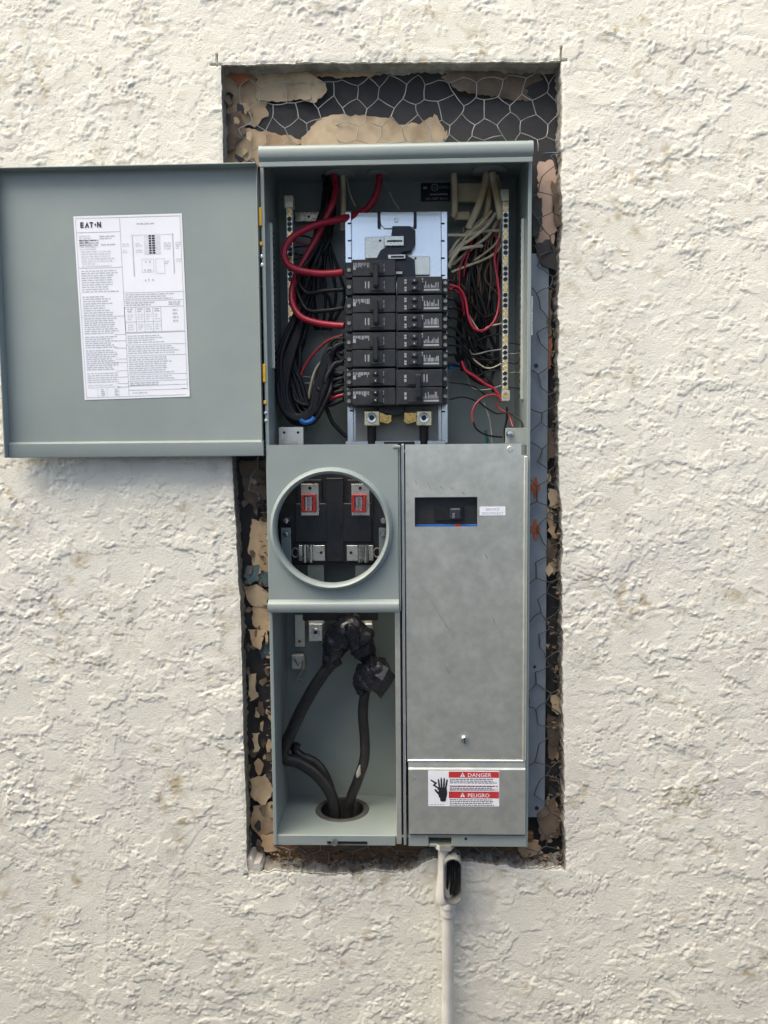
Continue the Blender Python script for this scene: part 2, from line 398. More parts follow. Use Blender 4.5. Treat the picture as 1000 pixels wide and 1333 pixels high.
    for pts, wd, A in TROWEL:
        W = [at(*p, yw) * 1000 for p in pts]; d2 = np.full(u.shape, 1e9); sgn = np.zeros(u.shape)
        lo = np.min(W, 0) - 70; hi = np.max(W, 0) + 70
        sel = (u > lo[0]) & (u < hi[0]) & (v > lo[2]) & (v < hi[2])
        us, vs_ = u[sel], v[sel]; d2 = np.full(us.shape, 1e9); sgn = np.zeros(us.shape)
        us = us + 2.2 * perlin(us / 9, vs_ / 9, 77) + 3 * perlin(us / 25, vs_ / 25, 79); vs_ = vs_ + 2.2 * perlin(us / 9, vs_ / 9, 78) + 3 * perlin(us / 25, vs_ / 25, 80)
        tt = np.zeros(us.shape); ns = len(W) - 1
        for i, (a, b) in enumerate(zip(W[:-1], W[1:])):
            ab = np.array([b[0] - a[0], b[2] - a[2]]); q = (us - a[0]) * ab[0] + (vs_ - a[2]) * ab[1]
            t = np.clip(q / (ab @ ab), 0, 1); dx = us - a[0] - t * ab[0]; dz = vs_ - a[2] - t * ab[1]
            dd = dx * dx + dz * dz; sg = np.sign(ab[0] * dz - ab[1] * dx); nearer = dd < d2
            sgn = np.where(nearer, sg, sgn); tt = np.where(nearer, (i + t) / ns, tt); d2 = np.minimum(dd, d2)
        d = np.sqrt(d2); up = np.array([0, 1.0]); tot = np.array([W[-1][0] - W[0][0], W[-1][2] - W[0][2]])
        side = 1 if (-tot[1] * -.45 + tot[0] * .9) > 0 else -1          # the raised side is the upper one
        tap = np.clip(np.minimum(tt, 1 - tt) * 7, 0, 1) * np.clip(.9 + .7 * perlin(us / 22, vs_ / 22, 81), .15, 1.3)
        add = A * .62 * tap * np.where(sgn * side > 0, np.exp(-d / 16), -.12 * np.exp(-((d - 1.0) / 1.8) ** 2))
        h[sel] += add
    h *= .43
    # edge of the cut: slightly broken arris
    dx = np.maximum(np.maximum(xl - bx, bx - xr), 0); dz = np.maximum(np.maximum(zb - bz, bz - zt), 0)
    de = np.hypot(dx, dz) * 1000
    h -= np.exp(-de / 1.6) * (1.0 + 1.2 * np.maximum(0, perlin(u / 9, v / 9, 60)))
    far = np.maximum(np.abs(bx) - .62, 0) + np.maximum(bz - 1.25, 0) + np.maximum(-.32 - bz, 0)
    h *= np.exp(-far * 6)
    Y = yw - h / 1000
    # saw overcuts at the two top corners and the bottom left one
    def ss(ix, jz): Y[ix, jz] = yw + .012
    n = lambda mm: max(1, int(mm / 1000 / step))
    ss(iR, slice(jT, jT + n(19))); ss(slice(iR, iR + n(9)), jT)
    ss(slice(iL - n(14), iL + 1), jT); ss(iL - 3, slice(jT - 1, jT + n(15))); ss(iL, slice(jB - n(9), jB))
    ss(slice(iL - n(5), iL), jB - 2)
    nx, nz = GX.shape
    idx = np.arange(nx * nz).reshape(nx, nz)
    a, b, c, d = idx[:-1, :-1], idx[1:, :-1], idx[1:, 1:], idx[:-1, 1:]
    keep = np.ones(a.shape, bool); keep[iL:iR, jB:jT] = False
    quads = np.stack([a, b, c, d], -1)[keep]
    verts = np.stack([GX, Y, GZ], -1).reshape(-1, 3)
    # reveal: the cut edge running back into the wall
    loop = [(i, jB) for i in range(iL, iR)] + [(iR, j) for j in range(jB, jT)] + [(i, jT) for i in range(iR, iL, -1)] + [(iL, j) for j in range(jT, jB, -1)]
    base = len(verts); L = len(loop); rows = []
    P0 = np.array([verts[idx[i, j]] for i, j in loop])
    P0[:, 1] = np.minimum(P0[:, 1], yw + .003)
    cen = np.array([(xl + xr) / 2, 0, (zb + zt) / 2])
    inward = np.array([[0, 0, 1.] if j == jB and iL < i < iR else [-1., 0, 0] if i == iR else [0, 0, -1.] if j == jT else [1., 0, 0] for i, j in loop])
    s = np.arange(L) * step * 1000
    for k, dy in enumerate((-.007, -.003, .001, .006, .011, .016, .021)):
        off = .0012 * perlin(s / 6, s * 0 + k * 1.7, 71) + .0014 * perlin(s / 15, s * 0 + k * .6, 72)
        lump = np.where(inward[:, 2] > .5, .0035 * (k / 6) + .003 * perlin(s / 18, s * 0 + k * .45, 73), 0)
        P = P0 + inward * (off + lump)[:, None] * (k + 1) / 4; P[:, 1] = dy
        rows.append(P)
    verts = np.concatenate([verts] + rows)
    fq = []; mi = []
    prev = np.array([idx[i, j] for i, j in loop])
    for k in range(len(rows)):
        cur = base + k * L + np.arange(L)
        fq.append(np.stack([prev, np.roll(prev, -1), np.roll(cur, -1), cur], -1)[:, ::-1]); prev = cur
        mi += [1 if k >= 1 else 0] * L
    allq = np.concatenate([quads] + fq)
    me = bpy.data.meshes.new('wall')
    me.vertices.add(len(verts)); me.vertices.foreach_set('co', verts.ravel())
    me.loops.add(allq.size); me.loops.foreach_set('vertex_index', allq.ravel().astype(np.int32))
    me.polygons.add(len(allq)); me.polygons.foreach_set('loop_start', (np.arange(len(allq)) * 4).astype(np.int32))
    me.polygons.foreach_set('material_index', np.concatenate([np.zeros(len(quads)), mi]).astype(np.int32))
    me.polygons.foreach_set('use_smooth', np.ones(len(allq), bool))
    me.materials.append(MT['stucco']); me.materials.append(MT['mortar'])
    me.update(calc_edges=True); me.validate()
    o = bpy.data.objects.new('wall', me); COL.objects.link(o)
    tag(o, 'cream painted rough trowelled stucco wall with a sawn opening', kind='structure')
# trowel marks one can pick out in the photograph: (points, width mm, height mm)
TROWEL = [
    ([(130, 0), (140, 25), (160, 45), (175, 60), (198, 58), (165, 78), (140, 95), (128, 115)], 3, 2.6),
    ([(82, 110), (86, 95), (106, 85)], 2.5, 2.0), ([(33, 207), (75, 195), (108, 180), (120, 150)], 2.5, 1.8),
    ([(850, 260), (855, 300), (857, 330), (868, 350)], 2.5, 2.6), ([(868, 332), (895, 330), (908, 325)], 2.5, 2.4),
    ([(750, 132), (780, 138), (800, 137), (860, 140)], 2.5, 2.0), ([(925, 22), (945, 8), (960, 0)], 3, 2.8),
    ([(746, 732), (765, 742), (785, 755), (800, 778), (820, 810)], 3, 3.2), ([(748, 766), (775, 764), (795, 775)], 3, 2.4),
    ([(143, 1333), (140, 1240), (140, 1160), (145, 1140), (165, 1130), (172, 1105)], 3, 2.2),
    ([(213, 1250), (216, 1180), (225, 1140), (245, 1100), (275, 1065), (305, 1045)], 3, 2.2),
    ([(232, 915), (245, 940), (262, 970), (285, 1000), (300, 1020)], 2.5, 1.8), ([(245, 945), (258, 985), (262, 998)], 2, 1.2),
    ([(295, 1190), (320, 1188), (350, 1192), (400, 1178)], 2.5, 2.2), ([(292, 1235), (300, 1270), (308, 1300)], 2, 1.5),
    ([(610, 1215), (630, 1230), (650, 1233), (662, 1238), (678, 1212), (705, 1210), (715, 1190)], 3, 2.4),
    ([(645, 1285), (655, 1255), (668, 1250), (698, 1265), (690, 1290), (665, 1290)], 3, 2.2),
    ([(100, 780), (110, 800), (95, 820)], 3, 2), ([(60, 730), (100, 720), (120, 722)], 3, 2.2), ([(850, 760), (870, 790), (905, 800), (915, 805)], 3, 2.0),
    ([(745, 890), (755, 915), (760, 930), (790, 925)], 2.5, 1.8), ([(800, 870), (830, 850), (850, 855), (858, 870)], 3, 1.6),
    ([(190, 860), (215, 850), (240, 858)], 3, 2), ([(20, 960), (40, 955), (60, 965)], 3, 2), ([(880, 420), (920, 400), (960, 405)], 3, 1.8),
]
build_wall()
g = MB(); g.quad([(-60, -80, -1.2), (60, -80, -1.2), (60, .5, -1.2), (-60, .5, -1.2)])
tag(g.build('ground', MT['ground'], smooth=False), 'plain concrete paving at the foot of the wall', kind='structure')

# added fence standing unseen behind the camera: solid below, open slats above;
# it shades the lower part of the wall and shows in the bare metal
screen = empty('shade_screen', (0, -1.85, -1.2)); tag(screen, 'added tall grey fence across the side passage facing the stucco, slatted at the top', 'screen')
m = MB(); m.box(-6, 6, -1.92, -1.80, -1.2, .80, .01); m.build('solid_base', MT['block'], screen)
for i in range(16):
    m = MB(); z = .92 + i * .14; m.box(-6, 6, -1.88, -1.855, z, z + .076, .004); m.build('slat', MT['block'], screen)
for i in range(9):
    m = MB(); m.box(-6 + i * 1.5 - .04, -6 + i * 1.5 + .04, -1.965, -1.885, .80, 3.17, .006); m.build('post', MT['block'], screen)

# ================================================================== ELECTRICAL PANEL
BX0, BX1, YF, YB, ZT = -.176, .176, -.030, .100, .9294 + .0195
root = empty('electrical_panel', (0, .03, 0))
tag(root, 'grey steel meter and breaker panel set in the wall opening with its door open', 'electrical panel')
T = .0016; FZ = .0125
S = MT['steel']
def rnd(a, b): return random.uniform(a, b)

m = MB(); m.box(BX0, BX1, YB, YB + T, 0, ZT + .01); m.build('back_panel', S, root)
# side walls with a folded front edge
for nm, x, s in (('side_wall', BX0, 1), ('side_wall', BX1, -1)):
    m = MB(); xa, xb = sorted((x, x + s * T)); m.box(xa, xb, YF, YB - .0002, .0003, ZT, .0004)
    w = m.build(nm, S, root)
    e = MB(); xa, xb = sorted((x - s * .0012, x + s * .0036)); e.box(xa, xb, YF - .0022, YF - .0002, .0005, ZT, .0006)
    e.build('folded_edge', S, w)
    for zz, yy, r in ((.36, .05, .011), (.12, .05, .012), (.84, .045, .012)):
        n = 20; xs = x + s * (T + .0003); k = MB()
        k.add([(xs, yy + r * math.cos(2 * math.pi * i / n), zz + r * math.sin(2 * math.pi * i / n)) for i in range(n)], [tuple(range(n))])
        k.build('knockout', S, w)
# top plate + rain hood
m = MB(); m.box(BX0 + T, BX1 - T, YF + .002, YB - .0004, ZT - T, ZT); m.build('top_plate', S, root)
h0, h1, hz0, hz1 = rect(336.5, 184, 694.5, 207, -.052)
m = MB()
prof = [(-.052, hz0 + .0035), (-.0535, hz0 + .006), (-.0535, hz1 - .007), (-.0515, hz1 - .003), (-.047, hz1 - .0005), (-.040, hz1), (YB, hz1 + .004), (YB, hz1 + .0022), (-.040, hz1 - .0018), (-.0465, hz1 - .0022), (-.0498, hz1 - .0045), (-.0515, hz1 - .008), (-.0515, hz0 + .0065), (-.0485, hz0)]
n = len(prof)
m.add([(x, y, z) for x in (h0, h1) for y, z in prof], [tuple(range(n)), tuple(range(n, 2 * n))[::-1]] + [(i, i + n, (i + 1) % n + n, (i + 1) % n) for i in range(n)])
hood = m.build('rain_hood', S, root, ang=50)
m = MB(); m.box(h0 + .0008, h1 - .0008, -.0515, -.0488, hz0 - .0065, hz0 - .0002, .0006); m.build('drip_lip', S, hood)
# bottom plate with the round cable hole
hc = atz(447, 1047, FZ); HR = .0345
def holed_plate(mb, x0, x1, y0, y1, cx, cy, r, z, t, n=48):
    an = sorted(set([2 * math.pi * i / n for i in range(n)] + [math.atan2(yy - cy, xx - cx) % (2 * math.pi) for xx in (x0, x1) for yy in (y0, y1)]))
    inn, out = [], []
    for a in an:
        c_, s_ = math.cos(a), math.sin(a)
        k = min(((x1 - cx) / c_ if c_ > 1e-9 else (x0 - cx) / c_ if c_ < -1e-9 else 1e9), ((y1 - cy) / s_ if s_ > 1e-9 else (y0 - cy) / s_ if s_ < -1e-9 else 1e9))
        inn.append((cx + r * c_, cy + r * s_)); out.append((cx + k * c_, cy + k * s_))
    N = len(an); vs = []
    for zz in (z, z - t): vs += [(a, b, zz) for a, b in inn] + [(a, b, zz) for a, b in out]
    fs = []
    for i in range(N):
        j = (i + 1) % N
        fs += [(i, N + i, N + j, j), (2 * N + j, 3 * N + j, 3 * N + i, 2 * N + i), (j, 2 * N + j, 2 * N + i, i), (N + i, 3 * N + i, 3 * N + j, N + j)]
    mb.add(vs, fs)
m = MB(); holed_plate(m, BX0 + T, BX1 - T, YF + .001, YB - .0004, hc[0], min(hc[1], .052), HR, FZ, T); bp = m.build('bottom_plate', S, root)
HC = (hc[0], min(hc[1], .052))
m = MB(); pr = [(HR + .006, FZ), (HR + .005, FZ + .0015), (HR + .001, FZ + .002), (HR - .002, FZ + .001), (HR - .002, FZ - .08)]
vs = []; n = 40
for r, z in pr:
    vs += [(HC[0] + r * math.cos(2 * math.pi * i / n), HC[1] + r * math.sin(2 * math.pi * i / n), z) for i in range(n)]
m.add(vs, [(j * n + i, j * n + (i + 1) % n, (j + 1) * n + (i + 1) % n, (j + 1) * n + i) for j in range(len(pr) - 1) for i in range(n)])
hub = m.build('hub_ring', MT['darksteel'], bp)  # dark grey rim; the shade inside the hole is put into this colour too
m = MB(); m.lathez(HC[0], HC[1], [(HR - .0015, FZ - .082), (HR - .0015, FZ - .079)], 40); m.build('hub_dark_cap', MT['black2'], hub)  # black cap closing the sleeve, painting the darkness down the hole
# (front lips) at the foot
m = MB(); x0, x1, z0, z1 = rect(360, 1087, 515, 1100, YF); m.box(x0, x1, YF - .001, YF + .0008, z0, z1, .0005)
fl = m.build('front_lip', S, root)
m = MB(); m.pbox(426, 1095.5, 478, 1098.5, YF - .0022, .0008); m.build('slot', MT['black2'], fl)
c = at(436, 1094.5, YF); m = MB(); m.lathe(c[0], c[2], [(.0018, YF - .007), (.0045, YF - .0062), (.0052, YF - .0045), (.0052, YF - .0026)], 16); m.build('screw', MT['screw'], fl)

# partition between the meter side and the breaker side
m = MB(); px0, px1, pz0, pz1 = rect(514.5, 580, 521, 1099, YF - .002)
m.box(px0, px1, YF - .002, YF + .001, pz0, pz1, .0006)
m.box(px0 + .003, px0 + .0046, YF + .0012, YB - .0004, pz0 + .003, pz1 - .001)
par = m.build('partition', MT['zinc'], root)
m = MB(); a = rect(524.2, 578, 527.4, 1100, YF - .006); m.box(a[0], a[1], YF - .006, YF + .02, a[2], a[3], .0005); m.build('partition_edge', MT['bright'], par)
m = MB(); a = rect(521.5, 580, 524, 1099, YF + .006); m.box(a[0], a[1], YF + .006, YF + .008, a[2], a[3]); m.build('partition_dark_gap', MT['black2'], par)  # black strip stands in for the shaded gap between the two edges

# rear mounting flange on the right, behind the opening
a = rect(684, 330, 712, 1064, 0.0110)
m = MB(); m.box(a[0], a[1], 0.0110, 0.0135, a[2], a[3], .0006); fl = m.build('mounting_flange', MT['flange'], root)
tag(fl, 'flat blue grey steel flange with two rusty slots')
for cx, cy in ((697, 635), (697, 690)):
    P = [at(cx + dx, cy + dy, 0.0104) for dx, dy in ((-1.5, -14), (1.5, -14), (3, -7), (6, -3), (6, 2), (3, 5), (2, 13), (-2, 13), (-3, 5), (-6, 2), (-6, -3), (-3, -7))]
    m = MB(); m.prism([(p[0], p[2]) for p in P], 0.0102, 0.0109); m.build('rusty_slot', MT['rustspot'], fl)
for cx, cy, r in ((698, 476, 3), (699, 1052, 3), (696, 868, 2)):
    c = at(cx, cy, 0.0105); m = MB(); m.lathe(c[0], c[2], [(.001 * r, 0.0103), (.001 * r, 0.0109)], 14); m.build('hole', MT['black2'], fl)
m = MB(); m.pbox(691, 385, 694, 437, -.01, .006, .001); m.build('latch_strip', MT['alu'], root)

# ------------------------------------------------------------------ bus bars drilled with screws
def bar(px, py0, py1, y, wpx, name, screws, matn, dim=False):
    a = rect(px - wpx / 2, py0, px + wpx / 2, py1, y)
    m = MB(); m.box(a[0], a[1], y, y + .010, a[2], a[3], .0008); b = m.build(name, matn, root)
    n = screws
    for i in range(n):
        z = a[3] - (i + .6) * (a[3] - a[2]) / (n + .2); cx = (a[0] + a[1]) / 2
        m = MB(); r = (a[1] - a[0]) * .36
        m.lathe(cx, z, [(r * .9, y - .0002), (r, y - .0006), (r * 1.12, y + .0002)], 12, 0, False)
        m.lathe(cx, z, [(r * .9, y - .00005), (r * .92, y + .0002)], 12, 1)
        m.build('screw_hole', [matn, MT['brass'] if (i * 7) % 5 in (0, 2) and not dim else MT['black2']], b)
    return b
nbl = bar(378, 268, 438, .050, 8.5, 'neutral_bar', 26, MT['alu'])
nbr = bar(658, 262, 524, .040, 8.5, 'neutral_bar', 38, MT['alu'])
c = at(658, 515, .032); m = MB(); m.pbox(653, 508, 664, 522, .030, .009, .0006); lg = m.build('bar_lug', MT['alu'], root)
m = MB(); m.lathe(c[0], c[2], [(.0012, .0284), (.0042, .0282), (.0044, .0297)], 16); m.build('screw', MT['brass'], lg)
for px, py in ((377, 258), (658, 250)):
    m = MB(); m.pbox(px - 7, py - 4, px + 5, py + 12, .048, .012, .0008); m.build('bar_clamp', MT['zinc'], root)
# ground bars on the side walls: a ladder of small terminals
for s, x, z0p, z1p in ((1, BX0 + T, 292, 480), (-1, BX1 - T, 292, 524)):
    zt_, zb_ = at(350, z0p, .02)[2], at(350, z1p, .02)[2]
    xa, xb = sorted((x, x + s * .004)); m = MB(); m.box(xa, xb, .012, .024, zb_, zt_, .0006)
    gb = m.build('ground_bar', MT['zinc'], root)
    n = 24
    for i in range(n):
        z = zt_ - (i + .5) * (zt_ - zb_) / n; xc = x + s * .0044
        vs = [(xc, .018 + .0030 * math.cos(2 * math.pi * k / 10), z + .0030 * math.sin(2 * math.pi * k / 10)) for k in range(10)]
        m = MB(); m.add(vs, [tuple(range(10))]); m.build('screw_hole', MT['black2'] if i % 4 else MT['screw'], gb)
# cross strap behind the left bar, strap upper right
m = MB(); m.pbox(384, 276, 420, 288, .085, .003, .0004); st = m.build('strap', MT['alu'], root)
c = at(402, 282, .0846); m = MB(); m.lathe(c[0], c[2], [(.002, .0843), (.002, .0848)], 12); m.build('hole', MT['black2'], st)
m = MB(); m.pbox(596, 238, 630, 262, .075, .010, .001); m.build('cable_clamp', MT['cream'], root)
m = MB(); m.pbox(592, 275, 612, 286, .07, .008, .001); m.build('strap', MT['cream'], root)
# top entry sleeves (dark throats the cables come through)
for px, wpx in ((443, 34), (492, 22), (638, 40)):
    a = rect(px - wpx / 2, 214, px + wpx / 2, 228, .058)
    m = MB(); m.lathez((a[0] + a[1]) / 2, .058, [((a[1] - a[0]) / 2 + .001, ZT - .008), ((a[1] - a[0]) / 2 + .003, ZT - .007), ((a[1] - a[0]) / 2 + .003, ZT - .0018)], 20)
    m.build('cable_bushing', S, root)

# ------------------------------------------------------------------ breaker mounting pan
m = MB(); m.pbox(457, 276, 577, 577, .060, .004, .0005)
pan = m.build('bus_pan', MT['bright'], root)
for p0, p1 in ((450.5, 459), (574.5, 583)):
    m = MB(); a = rect(p0, 275, p1, 577, .052); m.box(a[0], a[1], .052, .064, a[2], a[3], .0008)
    r_ = m.build('rail', MT['bright'], pan)
    for i in range(12):
        zz = a[3] - .018 - i * .024
        xa = a[0] if p0 > 500 else a[1] - .005
        k = MB(); k.box(xa - .0003, xa + .0053, .0515, .0522, zz, zz + .0022); k.build('notch', MT['black2'], r_)
m = MB(); m.pbox(463, 529, 571, 577, .0565, .003, .0005); m.build('backing_plate', MT['backing'], root)
m = MB()       # key-shaped tab hanging from the top of the pan
P = [at(x, y, .056) for x, y in ((493, 276), (541, 276), (541, 293), (536, 297), (500, 297), (496, 293))]
m.prism([(p[0], p[2]) for p in P], .056, .0595, 0, .0008); tb = m.build('centre_tab', MT['bright'], pan)
m = MB(); c = at(516, 286, .055); m.lathe(c[0], c[2], [(.0012, .0538), (.0036, .0538), (.0038, .0556)], 16); m.build('screw', MT['screw'], tb)
for px in (493.5, 540.5):
    P = [at(px + dx, y, .0552) for dx, y in ((-2, 276), (2, 276), (2, 296), (-2, 296))]
    m = MB(); m.prism([(p[0], p[2]) for p in P], .0551, .0557); m.build('slot', MT['slate'], tb)
# dark insulator and stabs
P = [at(x, y, .046) for x, y in ((511, 294), (534, 294), (541, 300), (541, 318), (536, 326), (520, 330), (528, 332), (540, 338), (541, 362), (490, 362), (490, 336), (496, 325), (508, 318))]
m = MB(); m.prism([(p[0], p[2]) for p in P], .046, .0598, 0, .001); ins = m.build('bus_insulator', MT['slate'], root)
for (x0, y0, x1, y1, yy, mt) in ((500, 307, 526, 320, .042, 'alu'), (505, 331, 528, 337, .040, 'alu'), (475, 308, 512, 336, .0545, 'alu'), (521, 334, 560, 358, .0545, 'zinc'), (513, 353, 524, 357, .042, 'alu')):
    m = MB(); m.pbox(x0, y0, x1, y1, yy, .003, .0006); sb = m.build('bus_stab', MT[mt], ins)
    if x1 - x0 < 30 and y1 - y0 > 5:
        k = MB(); k.pbox(x0 + 4, (y0 + y1) / 2 - 1, x1 - 2, (y0 + y1) / 2 + 1, yy - .001, .0008); k.build('groove', MT['black2'], sb)
for px, py in ((495, 313), (541, 336)):
    c = at(px, py, .053); m = MB(); m.lathe(c[0], c[2], [(.0016, .0535), (.0016, .0542)], 10); m.build('hole', MT['black2'], ins)

# ------------------------------------------------------------------ circuit breakers
BY = .004
def marks(mb, x0, x1, z0, z1, y, kind, mirror):
    """rows of tiny moulded/printed characters"""
    w = x1 - x0; h = z1 - z0; n = 11
    for i in range(n):
        a = x0 + w * (i + .12) / n; b = x0 + w * (i + random.choice((.5, .62, .8))) / n
        t = z1 - h * random.choice((.0, .12, .3, .45)) if kind == 'up' else z1 - h * .05
        q = z0 + h * .30 if kind == 'up' else z0 + h * random.choice((.1, .3, .4, .5))
        mb.quad([(a, y, q), (b, y, q), (b, y, t), (a, y, t)])
    if kind == 'up': mb.quad([(x0, y, z0), (x1, y, z0), (x1, y, z0 + h * .18), (x0, y, z0 + h * .18)])
    else: mb.quad([(x0, y, z0 - h * .25), (x0 + w * .16, y, z0 - h * .25), (x0 + w * .16, y, z0 + h * .4), (x0, y, z0 + h * .4)])
def tick(mb, x, z, w, h, y):
    for k in (0, 1):
        zz = z + (k - .5) * h * .55
        mb.quad([(x - w / 2, y, zz - h * .20), (x + w / 2, y, zz - h * .20), (x + w / 2, y, zz + h * .20), (x - w / 2, y, zz + h * .20)])
def breaker(side, py0, py1, poles, tandem, label):
    if side < 0: px0, px1 = 449, 515.3
    else: px0, px1 = 517, 583
    x0, x1, z0, z1 = rect(px0, py0 + .5, px1, py1 - .5, BY)
    m = MB(); n = 2 if poles == 2 else 1; hh = (z1 - z0) / n
    for i in range(n):
        za = z0 + i * hh + (.0004 if i else 0); zb = z0 + (i + 1) * hh - (0 if i == n - 1 else .0004)
        e = .010
        if side < 0:
            m.box(x0 + e, x1, BY, .058, za, zb, .0010)                    # main case
            m.box(x0, x0 + e - .0002, BY + .012, .058, za + .0006, zb - .0006, .0008)      # stepped terminal end
            m.box(x0 + .026 + .008, x0 + .053, BY - .0022, BY - .0002, za + .003, zb - .003, .0006)  # raised escutcheon
        else:
            m.box(x0, x1 - e * .7, BY, .058, za, zb, .0010)
            m.box(x1 - e * .7 + .0002, x1, BY + .012, .058, za + .0006, zb - .0006, .0008)
            m.box(x0 + .014, x0 + .034, BY - .0022, BY - .0002, za + .003, zb - .003, .0006)
    b = m.build('circuit_breaker', MT['black'], root)
    if label: b['label'] = label
    pr = MB(); y = BY - .0003
    for i in range(n):
        zc = z0 + (i + .5) * hh; za, zb = zc - hh / 2, zc + hh / 2
        rows = (zc - hh * .22, zc + hh * .22) if tandem else (zc,)
        for r in rows:
            if side < 0:
                tg = MB(); xt = x0 + .0425; yt = BY - .0072
                tg.box(xt - .0036, xt + .0036, yt, BY - .0024, r - (.0032 if tandem else .0048), r + (.0032 if tandem else .0048), .0010)
                tick(pr, xt + .0105, r, .0024, .006 if tandem else .011, BY - .0003)
            else:
                xt = x0 + (.0235 if poles == 1 else .029); yt = BY - .0072; tg = MB()
                tg.box(xt - .0040, xt + .0040, yt, BY - .0024, r - (.0030 if tandem else .005), r + (.0030 if tandem else .005), .0010)
                tick(pr, x0 + .0115, r, .0030, .006 if tandem else .010, BY - .0003)
            t = tg.build('toggle', MT['black2'] if side < 0 else MT['slate'], b)
            k = MB(); k.lathe(xt, r, [(.0011, yt - .0002), (.0011, yt - .0001)], 8); k.build('toggle_dot', MT['printgrey'], b)
            # terminal screw
            xs = x0 + .0048 if side < 0 else x1 - .0030
            k = MB(); k.lathe(xs, r, [(.0010, BY + .0100), (.0026, BY + .0098), (.0030, BY + .0118)], 12)
            k.box(xs - .0005, xs + .0005, BY + .0094, BY + .0099, r - .0024, r + .0024); k.build('terminal_screw', MT['dimscrew'], b)
        if side < 0:
            if i == n - 1 or tandem: marks(pr, x0 + .0115, x0 + .0345, zc - hh * .02, zc + hh * .32, BY - .0003, 'down', False)
            else:
                for dx in (.0275, .0315, .0335): pr.quad([(x0 + dx, y, zc - hh * .2), (x0 + dx + .0014, y, zc - hh * .2), (x0 + dx + .0014, y, zc + hh * .2), (x0 + dx, y, zc + hh * .2)])
        else:
            if i == 0: marks(pr, x0 + .0365, x0 + .0575, zc - hh * .34, zc + hh * .22, BY - .0003, 'up', True)
            else:
                for dx in (.033, .0365, .0405): pr.quad([(x0 + dx, y, zc - hh * .22), (x0 + dx + .0014, y, zc - hh * .22), (x0 + dx + .0014, y, zc + hh * .22), (x0 + dx, y, zc + hh * .22)])
            if tandem: tick(pr, x0 + .0345, zc + hh * .28, .0022, hh * .26, BY - .0003)
    pr.build('printed_marking', MT['print'] if side < 0 else MT['print'], b, smooth=False)
    if poles == 2:
        xt = x0 + (.0425 if side < 0 else .029); zm = (z0 + z1) / 2
        k = MB(); k.box(xt - .0034, xt + .0034, BY - .0098, BY - .0076, zm - hh * .62, zm + hh * .62, .0009)
        k.build('handle_tie', MT['black2'], b)
breaker(-1, 337, 382.5, 2, False, 'top two-pole breaker of the left column fed by a red cable')
breaker(-1, 384, 430.5, 2, False, None)
breaker(-1, 432, 478, 2, False, None)
breaker(-1, 479.5, 503, 1, True, None)
breaker(-1, 504.5, 528, 1, True, None)
for i in range(5): breaker(1, 359.5 + i * 24.0, 382.5 + i * 24.0, 1, True, None)
breaker(1, 480.5, 527, 2, False, None)

# black base under the columns, lugs and the two feed conductors
P = [at(x, y, .030) for x, y in ((492, 528), (528, 528), (526, 537), (518, 541), (502, 541), (494, 537))]
m = MB(); m.prism([(p[0], p[2]) for p in P], .030, .058, 0, .001); m.build('base_block', MT['black2'], root)
for sx, cx in ((-1, 484), (1, 552)):
    m = MB(); m.pbox(cx - 10, 535, cx + 10, 554, .026, .022, .0008); lug = m.build('feed_lug', MT['lug'], root)
    c = at(cx, 544, .026)
    m = MB(); m.lathe(c[0], c[2], [(.0034, .0262), (.0036, .0240), (.0068, .0236), (.0076, .0248), (.0076, .0258)], 24, 0, False)
    m.lathe(c[0], c[2], [(.0034, .0256), (.0035, .02565)], 16, 1); m.build('socket_screw', [MT['screw'], MT['black2']], lug)
    ox = cx - sx * 18
    m = MB(); P = [at(ox + dx, y, .030) for dx, y in ((-8, 537), (8, 537), (8, 549), (sx * -3, 552), (-8, 549))]
    m.prism([(p[0], p[2]) for p in P], .030, .040, 0, .0006); m.build('lug_tang', MT['brass'], lug)
    c = at(ox, 545, .030); m = MB(); m.lathe(c[0], c[2], [(.0012, .0275), (.0044, .0275), (.0050, .0296)], 6); m.build('bolt', MT['brass'], lug)
    m = MB(); a = at(cx, 550, .038); b_ = at(cx, 610, .038); m.tube([a, (a + b_) / 2, b_], .0066, 14); m.build('feed_conductor', MT['blackwire'], lug)
for px in (366, 500):
    pass
m = MB(); m.pbox(450, 574, 580, 590, .034, .003, .0004); sh = m.build('cross_shelf', MT['bright'], root)
m = MB(); m.pbox(500, 575, 540, 585, .0335, .0004); m.build('slot', MT['black2'], sh)
# two-hole bracket low left and steel tab low right
m = MB(); m.pbox(363, 556, 395, 582, .022, .002, .0004); br = m.build('bracket', MT['alu'], root)
for px in (370, 388):
    c = at(px, 563, .0215); m = MB(); m.lathe(c[0], c[2], [(.0019, .0214), (.0019, .0218)], 12); m.build('hole', MT['black2'], br)
m = MB(); m.pbox(658, 557, 686, 580, -.020, .002, .0004); tb = m.build('corner_tab', S, root)
c = at(664, 565, -.021); m = MB(); m.lathe(c[0], c[2], [(.0010, -.0262), (.0040, -.0255), (.0052, -.0230), (.0052, -.0206)], 16); m.build('screw', MT['screw'], tb)

